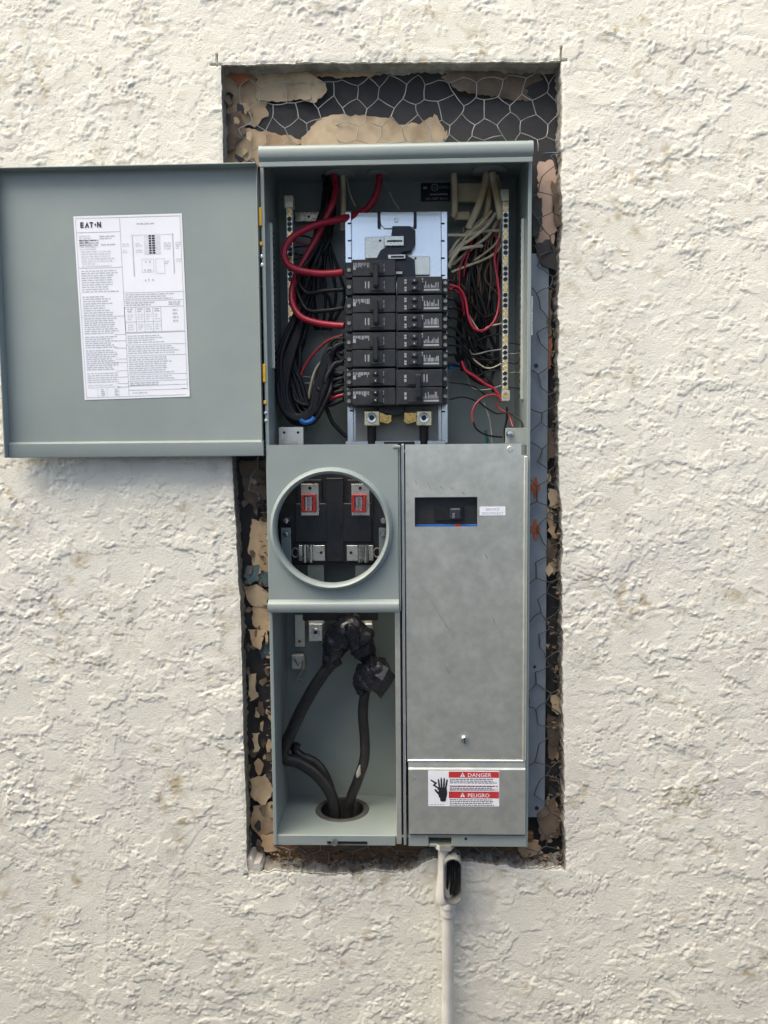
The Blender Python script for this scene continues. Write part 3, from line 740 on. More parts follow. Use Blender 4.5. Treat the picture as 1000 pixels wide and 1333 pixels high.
# ------------------------------------------------------------------ black makers plate at the top of the back panel
m = MB(); m.pbox(548, 238, 586, 262, .0988, .0006); mp_ = m.build('data_plate', MT['ink'], root)
m = MB(); c = at(566, 244, .0983)
n = 20; m.add([(c[0] + r * math.cos(2 * math.pi * i / n), .0984, c[2] + r * math.sin(2 * math.pi * i / n)) for r in (.0042, .0054) for i in range(n)], [(i, (i + 1) % n, n + (i + 1) % n, n + i) for i in range(n)])
a = rect(560, 252, 583, 254, .0984); m.quad([(a[0], .0984, a[2]), (a[1], .0984, a[2]), (a[1], .0984, a[3]), (a[0], .0984, a[3])])
a = rect(551, 243, 556, 246, .0984); m.quad([(a[0], .0984, a[2]), (a[1], .0984, a[2]), (a[1], .0984, a[3]), (a[0], .0984, a[3])])
def text_mesh(mb, txt, x, z, y, size, mi, bold=True, rot=0.0, align='LEFT', sx=1.0, ux=(1, 0, 0), uz=(0, 0, 1)):
    cu = bpy.data.curves.new('t', 'FONT'); cu.body = txt; cu.size = size; cu.align_x = align; cu.resolution_u = 2
    if bold: cu.offset = size * .005
    ob = bpy.data.objects.new('t', cu); COL.objects.link(ob)
    dg = bpy.context.evaluated_depsgraph_get(); ev = ob.evaluated_get(dg); me = ev.to_mesh()
    ca, sa = math.cos(rot), math.sin(rot)
    vs = []
    for v in me.vertices:
        a, b = v.co.x * sx, v.co.y; vs.append((x + a * ca - b * sa, y, z + a * sa + b * ca))
    fs = [tuple(p.vertices) for p in me.polygons]
    ev.to_mesh_clear(); bpy.data.objects.remove(ob); bpy.data.curves.remove(cu)
    mb.add(vs, fs, mi)
text_mesh(m, 'UL', c[0], c[2] - .0022, .0984, .006, 0, align='CENTER')
text_mesh(m, 'LISTED', c[0] + .007, c[2] - .0016, .0984, .005, 0, sx=.9)
text_mesh(m, '100 AMP MAX', at(553, 261, .0984)[0], at(553, 260.5, .0984)[2], .0984, .0055, 0)
m.build('plate_print', MT['printgrey'], mp_, smooth=False)

# ------------------------------------------------------------------ meter cover with its ring
cx0, cx1, cz0, cz1 = rect(349, 578.5, 518.5, 787, -.036)
C = at(431, 689, -.040); RO, RI = .0822, .0745
def ringed_plate(mb, x0, x1, z0, z1, cx, cz, r, y, n=96):
    an = sorted(set([2 * math.pi * i / n for i in range(n)] + [math.atan2(zz - cz, xx - cx) % (2 * math.pi) for xx in (x0, x1) for zz in (z0, z1)]))
    N = len(an); vs = []
    for a in an: vs.append((cx + r * math.cos(a), y, cz + r * math.sin(a)))
    for a in an:
        c_, s_ = math.cos(a), math.sin(a)
        k = min(((x1 - cx) / c_ if c_ > 1e-9 else (x0 - cx) / c_ if c_ < -1e-9 else 1e9), ((z1 - cz) / s_ if s_ > 1e-9 else (z0 - cz) / s_ if s_ < -1e-9 else 1e9))
        vs.append((cx + k * c_, y, cz + k * s_))
    for a, b_, c_ in [(0, 0, 0)]: pass
    out = vs[N:]; vs += [(p[0], y + .012, p[2]) for p in out]
    fs = []
    for i in range(N):
        j = (i + 1) % N
        fs += [(j, N + j, N + i, i)[::-1], (N + j, 2 * N + j, 2 * N + i, N + i)[::-1]]
    mb.add(vs, fs)
m = MB(); ringed_plate(m, cx0, cx1, cz0, cz1, C[0], C[2], RO - .003, -.036); mc = m.build('meter_cover', S, root, ang=40)
m = MB(); pr = []
rc = (RO + RI) / 2; rr = (RO - RI) / 2
pr = [(RO + .0012, -.0362), (RO + .0006, -.0385), (RO - .0005, -.0420), (RO - .0030, -.0445), (rc, -.0455), (RI + .0022, -.0445), (RI, -.0420), (RI, -.0260), (RI + .001, -.0258)]
n = 96; vs = []
for r, y in pr: vs += [(C[0] + r * math.cos(2 * math.pi * i / n), y, C[2] + r * math.sin(2 * math.pi * i / n)) for i in range(n)]
m.add(vs, [((j + 1) * n + i, (j + 1) * n + (i + 1) % n, j * n + (i + 1) % n, j * n + i)[::-1] for j in range(len(pr) - 1) for i in range(n)])
m.build('meter_ring', S, mc, ang=60)
a = rect(348.5, 784.5, 519.5, 797.5, -.044)
m = MB(); m.add([(x, y, z) for x in (a[0], a[1]) for y, z in ((-.0363, a[3] + .003), (-.0435, a[3] - .001), (-.0445, a[3] - .003), (-.0445, a[2] + .0006), (-.0438, a[2]), (-.030, a[2]))],
    [(i, i + 6, i + 7, i + 1)[::-1] for i in range(5)] + [(0, 1, 2, 3, 4, 5), (6, 7, 8, 9, 10, 11)[::-1]])
m.build('drip_fold', S, mc, ang=50)
m = MB(); b_ = rect(519.2, 580, 521.6, 796, -.036); m.box(b_[0], b_[1], -.034, -.012, b_[2], b_[3], .0006); m.build('cover_flange', S, mc)
c = at(516.5, 581.5, -.037); m = MB(); m.box(c[0] - .005, c[0] + .005, -.0375, -.0355, c[2] - .002, c[2] + .002, .0008); m.build('hook', S, mc)

# ------------------------------------------------------------------ meter socket behind the ring
m = MB(); yb = .030
P = [at(x, y, yb) for x, y in ((384, 612), (482, 612), (502, 632), (502, 716), (484, 736), (382, 736), (364, 716), (364, 632))]
m.prism([(p[0], p[2]) for p in P], yb, .055, 0, .0015)
sock = m.build('meter_socket', MT['black'], root)
tag(sock, 'black moulded meter socket seen through the round opening')
for (x0, y0, x1, y1, d) in ((384, 655, 484, 706, .005), (424, 622, 448, 732, .0055), (386, 624, 420, 676, .0035), (452, 624, 486, 676, .0035), (384, 706, 486, 733, .0035)):
    m = MB(); m.pbox(x0, y0, x1, y1, yb - d, d - .0002, .0015); m.build('raised_block', MT['black'], sock)
m = MB(); m.pbox(431, 678, 444, 695, yb - .0086, .0004); m.build('centre_recess', MT['ink'], sock)
for px, py in ((436, 653), (436, 669), (404, 686), (420, 686), (455, 686), (470, 686), (436, 720)):
    c = at(px, py, yb - .009); m = MB(); m.lathe(c[0], c[2], [(.0016, yb - .0089), (.0016, yb - .0085)], 10); m.build('pin_hole', MT['ink'], sock)
def upper_jaw(x0, x1):
    m = MB(); m.pbox(x0, 630, x1, 671, yb - .0055, .0018, .0004); j = m.build('jaw_plate', MT['alu'], sock)
    c = at(x0 + 11.5, 635.5, yb - .0062); m = MB(); m.lathe(c[0], c[2], [(.0024, yb - .0060), (.0024, yb - .0056)], 14); m.build('hole', MT['black2'], j)
    xr0, xr1 = x0 + .5, x0 + 19
    m = MB()                                  # red insulating collar: a frame
    for a in ((xr0, 644, xr0 + 4, 667), (xr1 - 4, 644, xr1, 667), (xr0 + 4, 644, xr1 - 4, 646.5), (xr0 + 4, 664.5, xr1 - 4, 667)): m.pbox(*a, yb - .014, .0085, .0006)
    m.build('red_collar', MT['redplastic'], j)
    m = MB(); m.pbox(xr0 + 4.5, 646, xr0 + 8.2, 665, yb - .013, .007, .0008); m.pbox(xr0 + 10.5, 646, xr1 - 4.4, 665, yb - .013, .007, .0008)
    m.build('jaw_blade', MT['screw'], j)
upper_jaw(392, 415); upper_jaw(457.5, 481)
def lower_jaw(x0, x1, hx, s):
    m = MB(); m.pbox(x0, 710, x1, 730, yb - .0055, .0018, .0004); j = m.build('jaw_plate', MT['alu'], sock)
    c = at(hx, 719.5, yb - .0062); m = MB(); m.lathe(c[0], c[2], [(.0021, yb - .0060), (.0021, yb - .0056)], 14); m.build('hole', MT['black2'], j)
    for k, o in enumerate((4, 12)):
        xx = x0 + o if s < 0 else x1 - o - 9
        a = rect(xx, 709, xx + 7, 732, yb - .012); m = MB(); n = 9; pts = []
        for i in range(n):
            w = math.pi * i / (n - 1); pts.append((a[0] + (a[1] - a[0]) * (1 - math.cos(w)) / 2, yb - .0057 - .009 * math.sin(w) ** .7))
        m.add([(x, y, z) for z in (a[2], a[3]) for x, y in pts], [(i, i + 1, n + i + 1, n + i) for i in range(n - 1)]); m.build('jaw_blade', MT['screw'], j)
    c = at(x0 - 4 if s < 0 else x1 + 5, 719, yb - .003); m = MB(); m.tube([c + np.array((0.005 * math.cos(t), -.003, .0065 * math.sin(t))) for t in np.linspace(0, 6.28, 17)], .0011, 6); m.build('spring', MT['wire'], j)
lower_jaw(389, 423, 418, -1); lower_jaw(451.5, 486, 457, 1)
for x0, x1, cx in ((366.5, 379, 372.5), (493.5, 506, 499)):
    m = MB(); m.pbox(x0, 687, x1, 740, .012, .0016, .0004); k = m.build('side_bracket', S, sock)
    for py in (678, 695):
        c = at(cx, py, .008); m = MB(); m.lathe(c[0], c[2], [(.0013, .0060), (.0036, .0062), (.0046, .0082), (.0046, .0115), (.003, .04)], 14); m.build('screw', MT['screw'], k)
for x0, x1 in ((401, 422), (463, 484)):
    m = MB(); a = rect(x0, 733, x1, 812, .048); m.box(a[0], a[1], .048, .0515, a[2], a[3], .0005); k = m.build('bus_strap', MT['zinc'], sock)
for cx in (411, 476):
    m = MB(); m.pbox(cx - 9, 812, cx + 9, 835, .040, .020, .0008); lug = m.build('line_lug', MT['alu'], sock)
    c = at(cx, 823, .040); m = MB(); m.lathe(c[0], c[2], [(.0028, .0398), (.0030, .0384), (.0052, .0380), (.0060, .0392), (.0060, .0398)], 20, 0, False)
    m.lathe(c[0], c[2], [(.0028, .0394), (.0028, .0396)], 12, 1); m.build('socket_screw', [MT['screw'], MT['black2']], lug)
m = MB(); m.pbox(394, 797, 492, 808, .046, .012, .001); m.build('lower_block', MT['black2'], sock)
# grounding strap on the back panel at the left of the cable compartment
m = MB(); m.pbox(384, 800, 397, 842, .088, .006, .0005); k = m.build('rear_strap', MT['zinc'], root)
c = at(390, 835, .087); m = MB(); m.lathe(c[0], c[2], [(.0022, .0868), (.0022, .0876)], 12); m.build('hole', MT['rustspot'], k)
m = MB(); m.pbox(379, 852, 397, 872, .086, .010, .002); k = m.build('ground_clamp', MT['zinc'], root)
m = MB(); m.tube([at(x, y, .083) for x, y in ((383, 858), (388, 866), (394, 860), (393, 872), (387, 884), (394, 886))], .0016, 6); m.build('clamp_wire', MT['wire'], k)

# ------------------------------------------------------------------ galvanised dead front on the right
m = MB(); yd = -.0345
X = [rect(p, 600, p + 1, 700, yd)[0] for p in (528, 540, 621.5, 678.5, 685)]
Zr = [rect(600, q, 601, q + 1, yd)[3] for q in (578, 593, 647, 685.5, 992)]
def plate(x0, x1, z1, z0): m.quad([(x0, yd, z0), (x1, yd, z0), (x1, yd, z1), (x0, yd, z1)])
for i in range(4):
    for j in range(4):
        if (i == 3 and j == 0) or (i == 1 and j == 2): continue
        plate(X[i], X[i + 1], Zr[j], Zr[j + 1])
# thickness at the window, returned outer edges
def ret(xa, za, xb, zb, d): m.quad([(xa, yd, za), (xb, yd, zb), (xb, yd + d, zb), (xa, yd + d, za)])
ret(X[1], Zr[2], X[2], Zr[2], .0016); ret(X[2], Zr[2], X[2], Zr[3], .0016); ret(X[2], Zr[3], X[1], Zr[3], .0016); ret(X[1], Zr[3], X[1], Zr[2], .0016)
ret(X[3], Zr[0], X[0], Zr[0], .010); ret(X[0], Zr[0], X[0], Zr[4], .012); ret(X[4], Zr[4], X[4], Zr[1], .004); ret(X[4], Zr[1], X[3], Zr[1], .004); ret(X[3], Zr[1], X[3], Zr[0], .004)
df = m.build('dead_front', MT['zinc'], root)
tag(df, 'plain galvanised cover with a window for the main breaker')
m = MB(); a = rect(681.5, 594, 685.8, 990, yd - .001); m.box(a[0], a[1], yd - .0022, yd - .0003, a[2], a[3], .0008); m.build('rolled_edge', MT['zinc'], df)
c = at(664, 584.5, yd); m = MB(); m.lathe(c[0], c[2], [(.0012, yd - .0012), (.0036, yd - .0011), (.0042, yd - .0002)], 14); m.build('dimple', MT['zinc'], df)
c = at(604.5, 962, yd); m = MB(); m.lathe(c[0], c[2], [(.0014, yd - .0062), (.0042, yd - .0058), (.0052, yd - .0035), (.0056, yd - .0003)], 18); sc_ = m.build('cover_screw', MT['screw'], df)
m = MB(); m.box(c[0] - .0006, c[0] + .0006, yd - .0068, yd - .0062, c[2] - .0034, c[2] + .0034); m.build('screw_slot', MT['black2'], sc_)
# scratches: thin strips of brighter metal
m = MB()
for (xa, ya, xb, yb2) in ((556, 627, 562, 640), (572, 632, 577, 637), (585, 634, 591, 638), (540, 624, 543, 631), (560, 780, 592, 832), (600, 640, 606, 644), (640, 800, 646, 815), (575, 860, 590, 884), (630, 720, 636, 728)):
    a, b_ = at(xa, ya, yd - .0002), at(xb, yb2, yd - .0002); w = .0005; d = (b_ - a) / np.linalg.norm(b_ - a); nn = np.array((-d[2], 0, d[0])) * w
    m.quad([a - nn * .3, (a + b_) / 2 - nn, b_ - nn * .2, b_ + nn * .2, (a + b_) / 2 + nn, a + nn * .3])
m.build('scratch', MT['bright'], df, smooth=False)
# lower removable cover with its slanted step
m = MB(); a = rect(532, 1003, 684, 1086, -.0376)
zt2 = rect(600, 991, 601, 992, yd)[3]
m.add([(x, y, z) for x in (a[0], a[1]) for y, z in ((yd + .0006, zt2 + .003), (yd - .0006, zt2), (-.0362, a[3] + .0035), (-.0376, a[3] + .001), (-.0376, a[2]), (-.030, a[2]))],
    [(i, i + 6, i + 7, i + 1)[::-1] for i in range(5)] + [(0, 1, 2, 3, 4, 5), (6, 7, 8, 9, 10, 11)[::-1]])
lc = m.build('lower_cover', MT['zinc'], root, ang=20)
tag(lc, 'lower galvanised cover carrying the danger sticker')
m = MB(); a = rect(531, 989.5, 683.5, 992, yd - .001); m.box(a[0], a[1], yd - .0016, yd - .0004, a[2], a[3], .0004); m.build('step_edge', MT['bright'], lc)
c = at(540, 1013, -.0378); m = MB(); m.box(c[0] - .0006, c[0] + .0006, -.0382, -.0377, c[2] - .002, c[2] + .002); m.build('scratch', MT['bright'], lc)
# painted foot lip on the right with cable notch
m = MB(); a = rect(532, 1087.5, 685.5, 1102, -.034); nx0, nx1 = rect(558, 1089, 588, 1100, -.034)[:2]
nz = rect(558, 1089, 588, 1090, -.034)[3]; nzb = rect(558, 1099, 588, 1100, -.034)[2]
pts = [(a[0], a[2]), (nx0, a[2]), (nx0, nz - .004), (nx0 + .003, nz), (nx1 - .003, nz), (nx1, nz - .004), (nx1, a[2]), (a[1], a[2]), (a[1], a[3]), (a[0], a[3])]
m.box(a[0], nx0, -.034, -.0324, a[2], a[3], .0004); m.box(nx1, a[1], -.034, -.0324, a[2], a[3], .0004); m.box(nx0, nx1, -.034, -.0324, nz, a[3])
fl2 = m.build('front_lip', S, root)
m = MB(); m.box(nx0 + .001, nx1 - .001, -.0335, .0, nzb - .003, nzb + .0005, .0006); m.build('notch_tongue', S, fl2)
c = at(606.5, 1092, -.0342); m = MB(); m.lathe(c[0], c[2], [(.0019, -.0344), (.0019, -.0341)], 12); m.build('hole', MT['black2'], fl2)
# main breaker seen through the window
m = MB(); m.pbox(536, 643, 626, 690, -.026, .05, .002); mb_ = m.build('main_breaker', MT['black'], root)
m = MB(); m.pbox(566, 660, 604, 678, -.0285, .0024, .0006); m.build('toggle_recess', MT['black2'], mb_)
m = MB(); m.pbox(586, 662, 600, 676, -.036, .0074, .0014); m.build('main_toggle', MT['slate'], mb_)
c = at(594, 668, -.0362); m = MB()
text_mesh(m, 'ON', c[0] - .002, c[2] - .0035, -.0363, .0045, 0, rot=math.pi / 2, align='CENTER'); m.build('toggle_mark', MT['printgrey'], mb_, smooth=False)
m = MB(); m.pbox(540, 683, 621, 686, -.0285, .0024, .0004); m.build('blue_strip', MT['bluewire'], mb_)
m = MB(); m.pbox(592, 682.3, 600, 686, -.0292, .0006); m.build('red_tick', MT['redplastic'], mb_)

# ------------------------------------------------------------------ stickers
def sticker(name, parent, px0, py0, px1, py1, y, draw, thick=.0003):
    a = rect(px0, py0, px1, py1, y)
    m = MB(); m.box(a[0], a[1], y - thick, y, a[2], a[3], 0, 0)
    draw(m, a, y - thick - .0001)
    return m.build(name, [MT['paper'], MT['ink'], MT['redink'], MT['printgrey'], MT['printlight']], parent, smooth=False)
def R4(m, x0, x1, z0, z1, y, mi): m.quad([(x0, y, z0), (x1, y, z0), (x1, y, z1), (x0, y, z1)], mi)
def words_line(m, x0, x1, z, h, y, mi, gap=.0012, wmin=.002, wmax=.007):
    x = x0
    while x < x1 - .001:
        w = min(rnd(wmin, wmax), x1 - x); R4(m, x, x + w, z - h / 2, z + h / 2, y, mi); x += w + gap
def danger(m, a, y):
    W, H = a[1] - a[0], a[3] - a[2]; fx = lambda t: a[0] + W * t; fz_ = lambda t: a[3] - H * t
    y2 = y - .0002
    R4(m, fx(.29), fx(.995), fz_(.19), fz_(.02), y, 2); R4(m, fx(.29), fx(.995), fz_(.77), fz_(.58), y, 2)
    def tri(cx, cz, s):
        m.quad([(cx - s, y2, cz - s * .8), (cx + s, y2, cz - s * .8), (cx, y2, cz + s)], 0)
        m.quad([(cx - s * .14, y2 - .0001, cz - s * .35), (cx + s * .14, y2 - .0001, cz - s * .35), (cx + s * .14, y2 - .0001, cz + s * .45), (cx - s * .14, y2 - .0001, cz + s * .45)], 2)
        R4(m, cx - s * .14, cx + s * .14, cz - s * .7, cz - s * .47, y2 - .0001, 2)
    tri(fx(.485), fz_(.11), .0034); tri(fx(.485), fz_(.68), .0034)
    text_mesh(m, 'DANGER', fx(.555), fz_(.165), y2, .0076, 0, sx=1.06); text_mesh(m, 'PELIGRO', fx(.555), fz_(.74), y2, .0076, 0, sx=1.02)
    for k in range(7):
        if k == 3: continue
        words_line(m, fx(.305), fx(rnd(.9, .98)), fz_(.235 + k * .05), .0011, y, 1, .0009, .0015, .005)
    words_line(m, fx(.305), fx(.98), fz_(.425), .0013, y, 2, .0009, .0015, .005)
    for k in range(4): words_line(m, fx(.305), fx(rnd(.88, .98)), fz_(.815 + k * .05), .0011, y, 1, .0009, .0015, .005)
    words_line(m, fx(.02), fx(.25), fz_(.955), .0009, y, 3)
    R4(m, fx(.30), fx(.98), fz_(.56), fz_(.50), y + .00003, 4)
    # raised hand
    def blob(cx, cz, w, h_, rot=0):
        P = []
        for i in range(10):
            t = 2 * math.pi * i / 10; p, q = w / 2 * math.copysign(abs(math.cos(t)) ** .6, math.cos(t)), h_ / 2 * math.copysign(abs(math.sin(t)) ** .6, math.sin(t))
            P.append((cx + p * math.cos(rot) - q * math.sin(rot), y - rnd(.0001, .00016), cz + p * math.sin(rot) + q * math.cos(rot)))
        m.quad(P, 1)
    hx, hz = fx(.205), fz_(.62)
    blob(hx, hz, .0125, .016); blob(hx + .0005, hz - .008, .0085, .009)
    for dx, hh, ro in ((-.0050, .011, .12), (-.0017, .0135, .04), (.0017, .0130, -.05), (.0049, .0105, -.16)): blob(hx + dx, hz + .0085 + hh * .28, .0025, hh + .006, ro)
    blob(hx - .0075, hz + .001, .0030, .011, .7)
    # bolt with arrow head
    B = [(.04, .24), (.13, .34), (.10, .40), (.17, .50), (.145, .52), (.06, .405), (.09, .355), (.03, .27)]
    m.quad([(fx(p), y, fz_(q)) for p, q in B][::-1], 1)
    m.quad([(fx(.185), y, fz_(.545)), (fx(.125), y, fz_(.53)), (fx(.17), y, fz_(.455))], 1)
sticker('danger_sticker', lc, 557.5, 1003.5, 650, 1049.5, -.0378, danger)
def svc(m, a, y):
    cx = (a[0] + a[1]) / 2; H = a[3] - a[2]
    text_mesh(m, 'SERVICE', cx, a[2] + H * .55, y, .0052, 3, align='CENTER'); text_mesh(m, 'DISCONNECT', cx, a[2] + H * .12, y, .0046, 3, align='CENTER')
sticker('service_sticker', df, 624.5, 659.5, 658, 671, yd - .0003, svc)

# ------------------------------------------------------------------ door, swung fully open over the wall
yd_ = -.034
D = [at(x, y, yd_) for x, y in ((-2, 221), (334, 217), (346, 592), (8, 597))]
dx0, dx1 = (D[0][0] + D[3][0]) / 2, BX0 - .0045
dz1, dz0 = (D[0][2] + D[1][2]) / 2, (D[2][2] + D[3][2]) / 2
m = MB(); zf = dz0 + .019
m.box(dx0, dx1, yd_ + .003, yd_ + .0046, dz0 + .001, dz1, .0004)
door = m.build('door', S, root); tag(door, 'grey inner face of the open door carrying a wiring label')
m = MB(); m.box(dx0, dx1, yd_ - .012, yd_ + .0028, dz1 - .0016, dz1 + .0002, .0006); m.build('door_flange', S, door)
m = MB(); m.box(dx0 - .0002, dx0 + .0016, yd_ - .012, yd_ + .0028, dz0, dz1 - .0018, .0006)
m.build('door_flange', S, door)
m = MB()
prof = [(yd_ + .0029, zf + .0022), (yd_ - .001, zf + .0012), (yd_ - .0036, zf - .0008), (yd_ - .0036, dz0 + .002), (yd_ - .003, dz0), (yd_ + .004, dz0 - .0005)]
m.add([(x, y, z) for x in (dx0 + .002, dx1 + .001) for y, z in prof], [(i, i + 6, i + 7, i + 1)[::-1] for i in range(5)] + [(0, 1, 2, 3, 4, 5), (6, 7, 8, 9, 10, 11)[::-1]])
m.build('bottom_fold', S, door, ang=25)
m = MB(); m.box(dx1 - .0016, dx1, yd_ - .004, yd_ + .0028, dz0 + .012, dz1 - .002, .0006); m.build('door_flange', S, door)
for py, sz in ((283, 24), (318, 5), (486, 24), (524, 5)):
    a = rect(337.5 + (py - 283) * .025, py - sz / 2, 341.5 + (py - 283) * .025, py + sz / 2, -.03)
    m = MB(); m.box(a[0], a[1], -.034, -.024, a[2], a[3], .0008); m.build('hinge_bushing', MT['yellow'], door)
for py in (335, 346, 538, 548):
    c = at(340.5 + (py - 283) * .025, py, -.028); m = MB(); m.lathe(c[0], c[2], [(.001, -.033), (.0026, -.0325), (.003, -.030), (.003, -.026)], 12); m.build('rivet', MT['screw'], door)
# wiring label, stuck on slightly askew
Q = [at(94.5, 281, yd_), at(236, 277, yd_), at(246.5, 516, yd_), at(109.5, 520.5, yd_)]
yl = yd_ + .0026
def UV(s, t, dy=0.0):
    p = (Q[0] * (1 - s) + Q[1] * s) * (1 - t) + (Q[3] * (1 - s) + Q[2] * s) * t
    return (p[0], yl - dy, p[2])
m = MB()
def q4(s0, s1, t0, t1, mi, dy=.0003):
    m.quad([UV(s0, t1, dy), UV(s1, t1, dy), UV(s1, t0, dy), UV(s0, t0, dy)], mi)
# the sheet itself, lower right corner lifting a little
N = 14; vs = []; fs = []
for i in range(N + 1):
    for j in range(N + 1):
        s, t = i / N, j / N
        vs.append(UV(s, t, .0001 + .006 * max(0, s + t - 1.90) * 6 * max(0, s - .9)))
for i in range(N):
    for j in range(N): fs.append((i * (N + 1) + j, i * (N + 1) + j + 1, (i + 1) * (N + 1) + j + 1, (i + 1) * (N + 1) + j))
m.add(vs, fs, 0)
lw = .0028
def hl(t, s0, s1, mi=3): q4(s0, s1, t - lw / 2, t + lw / 2, mi)
def vl(s, t0, t1, mi=3): q4(s - lw * .8, s + lw * .8, t0, t1, mi)
hl(.012, .015, .985); hl(.988, .015, .985); vl(.018, .012, .988); vl(.982, .012, .988)
vl(.425, .012, .988)
for t in (.088, .28, .545): hl(t, .018, .425)
for t in (.42, .465, .50, .64, .705, .765, .87, .905, .93, .955): hl(t, .425, .982)
for t in (.645, .68, .72, .78, .80, .845, .88, .915, .935): hl(t, .018 + .3, .425, 3)
def para(s0, s1, t0, t1, d, mi=4, ragged=.35, fill=.55):
    t = t0 + d / 2
    while t < t1:
        e = s1 - (s1 - s0) * random.choice((0, .04, .1, .15, ragged)) ; s = s0
        while s < e - .006:
            w = min(rnd(.015, .055), e - s); q4(s, s + w, t - d * fill / 2, t + d * fill / 2, mi); s += w + .008
        t += d
para(.04, .20, .10, .18, .012, 4); para(.23, .40, .105, .135, .012, 3); para(.04, .22, .125, .165, .013, 3, .2); para(.24, .40, .15, .16, .012, 3)
para(.05, .36, .185, .275, .013, 4, .6); para(.04, .38, .29, .42, .0125, 3, .25, .45); para(.04, .33, .43, .54, .0125, 3, .3, .45)
para(.04, .36, .55, .64, .0115, 3, .15, .5); para(.04, .34, .65, .715, .0115, 3, .2, .5); para(.04, .34, .725, .84, .0115, 3, .2, .5); para(.04, .37, .85, .91, .012, 3, .2, .4)
para(.04, .40, .915, .934, .012, 4)
para(.44, .90, .425, .46, .012, 3, .2, .45); para(.44, .72, .47, .498, .012, 3); para(.84, .97, .472, .495, .011, 3)
para(.44, .80, .65, .70, .012, 3, .3, .45); para(.44, .92, .71, .76, .0118, 3, .15, .45); para(.44, .86, .77, .865, .0118, 3, .15, .45); para(.44, .88, .875, .902, .012, 3, .1, .4); para(.44, .86, .91, .928, .011, 3)
para(.46, .60, .965, .978, .010, 3); para(.93, .97, .95, .962, .01, 3)
# table on the right, small table at the foot
for s in (.425, .53, .61, .69, .765): vl(s, .50, .635, 4 if s < .5 else 3)
hl(.58, .425, .765, 3); hl(.635, .425, .982, 3)
for s in (.45, .545, .625, .705): para(s, s + .05, .505, .53, .012, 3); para(s, s + .055, .535, .575, .012, 4); para(s, s + .055, .59, .63, .012, 4)
para(.875, .925, .51, .60, .020, 3, .1, .5)
for s in (.13, .22, .33): vl(s, .938, .985, 4)
para(.16, .20, .942, .98, .010, 3); para(.29, .33, .942, .98, .010, 3)
# wiring diagram
para(.58, .77, .042, .062, .014, 3, .1, .5); hl(.110, .52, .91, 4)
vl(.532, .11, .33, 3); vl(.537, .12, .335, 3); vl(.905, .105, .32, 3); vl(.91, .105, .325, 3)
q4(.64, .79, .108, .215, 4, .00028)
for k in range(8):
    for s in (.685, .715): q4(s, s + .026, .112 + k * .0130, .1215 + k * .0130, 1, .0004)
q4(.709, .713, .11, .215, 0, .00045)
for s0, s1, t in ((.44, .50, .15), (.44, .50, .185), (.56, .62, .15), (.56, .62, .185), (.82, .89, .15), (.82, .89, .17), (.93, .98, .15), (.93, .98, .17), (.93, .98, .24), (.82, .87, .25)): para(s0, s1, t, t + .022, .011, 4)
for (s0, s1, t0, t1) in ((.61, .72, .24, .31), (.74, .82, .24, .32)):
    hl(t0, s0, s1, 4); hl(t1, s0, s1, 4); vl(s0, t0, t1, 4); vl(s1, t0, t1, 4)
for s, t in ((.64, .25), (.68, .25), (.63, .295), (.66, .295), (.68, .295), (.63, .35), (.66, .348), (.70, .35)): q4(s, s + .013, t, t + .009, 3, .0004)
# maker's name, five heavy letters with the middle of the A cut away and a diamond for the O
def lt(pts, o, w=.030, t0=.033, hh=.030):
    m.quad([UV(o + p * w, t0 + (1 - q) * hh, .0005) for p, q in pts], 1)
o = .060
for z in (0, .385, .77): lt([(0, z), (1, z), (1, z + .23), (0, z + .23)], o)
lt([(0, 0), (.35, 0), (.35, 1), (0, 1)], o)
o2 = o + .040; lt([(0, 0), (.38, 0), (.80, .95), (.62, 1)], o2, .036); lt([(.95, 0), (1.35, 0), (.86, 1.0), (.70, .80)], o2 - .004, .034)
o3 = o2 + .046; lt([(0, .77), (1.1, .77), (1.1, 1), (0, 1)], o3); lt([(.38, 0), (.76, 0), (.76, .77), (.38, .77)], o3)
o4 = o3 + .041; lt([(.5, .2), (.85, .5), (.5, .8), (.15, .5)], o4, .024)
o5 = o4 + .028; lt([(0, 0), (.32, 0), (.32, 1), (0, 1)], o5, .034); lt([(.78, 0), (1.1, 0), (1.1, 1), (.78, 1)], o5, .034); lt([(0, 1), (.36, 1), (1.1, 0), (.74, 0)], o5, .034)
m.build('wiring_label', [MT['paper'], MT['ink'], MT['redink'], MT['label1'], MT['label2']], door, smooth=False)

# ================================================================== WIRES, CABLES
def wire(name, pts, r, matn, label, cat, group=None, n=8, sub=7):
    """pts: (px, py, depth y)"""
    P = catmull([at(a, b, y) for a, b, y in pts], sub)
    m = MB(); m.tube(P, r, n); o = m.build(name, MT[matn], ang=60)
    return tag(o, label, cat, group)
# heavy red feeders
wire('red_cable', [(494, 226, .060), (493, 240, .062), (488, 258, .066), (476, 273, .068), (458, 281, .060), (440, 286, .044), (410, 293, .034), (382, 308, .028), (370, 326, .026), (374, 343, .026), (390, 352, .026), (415, 356, .026), (435, 355.5, .024), (447, 354, .022)], .0049, 'redwire',
     'thick red cable making the wide loop to the top left breaker', 'cable', n=12)
wire('red_cable', [(434, 226, .055), (437, 242, .056), (434, 262, .054), (424, 285, .054), (412, 310, .054), (398, 335, .052), (386, 358, .050), (380, 380, .044), (382, 398, .036), (393, 413, .030), (412, 420, .027), (432, 423, .025), (448, 424, .022)], .0047, 'redwire',
     'thick red cable hanging straight down from the top bushing to the fourth breaker pole', 'cable', n=12)
wire('cream_cable', [(446, 226, .062), (447, 246, .064), (447, 282, .064), (446, 300, .066)], .0040, 'cream', 'short cream sheathed cable beside the red cables at the top bushing', 'cable', n=10)
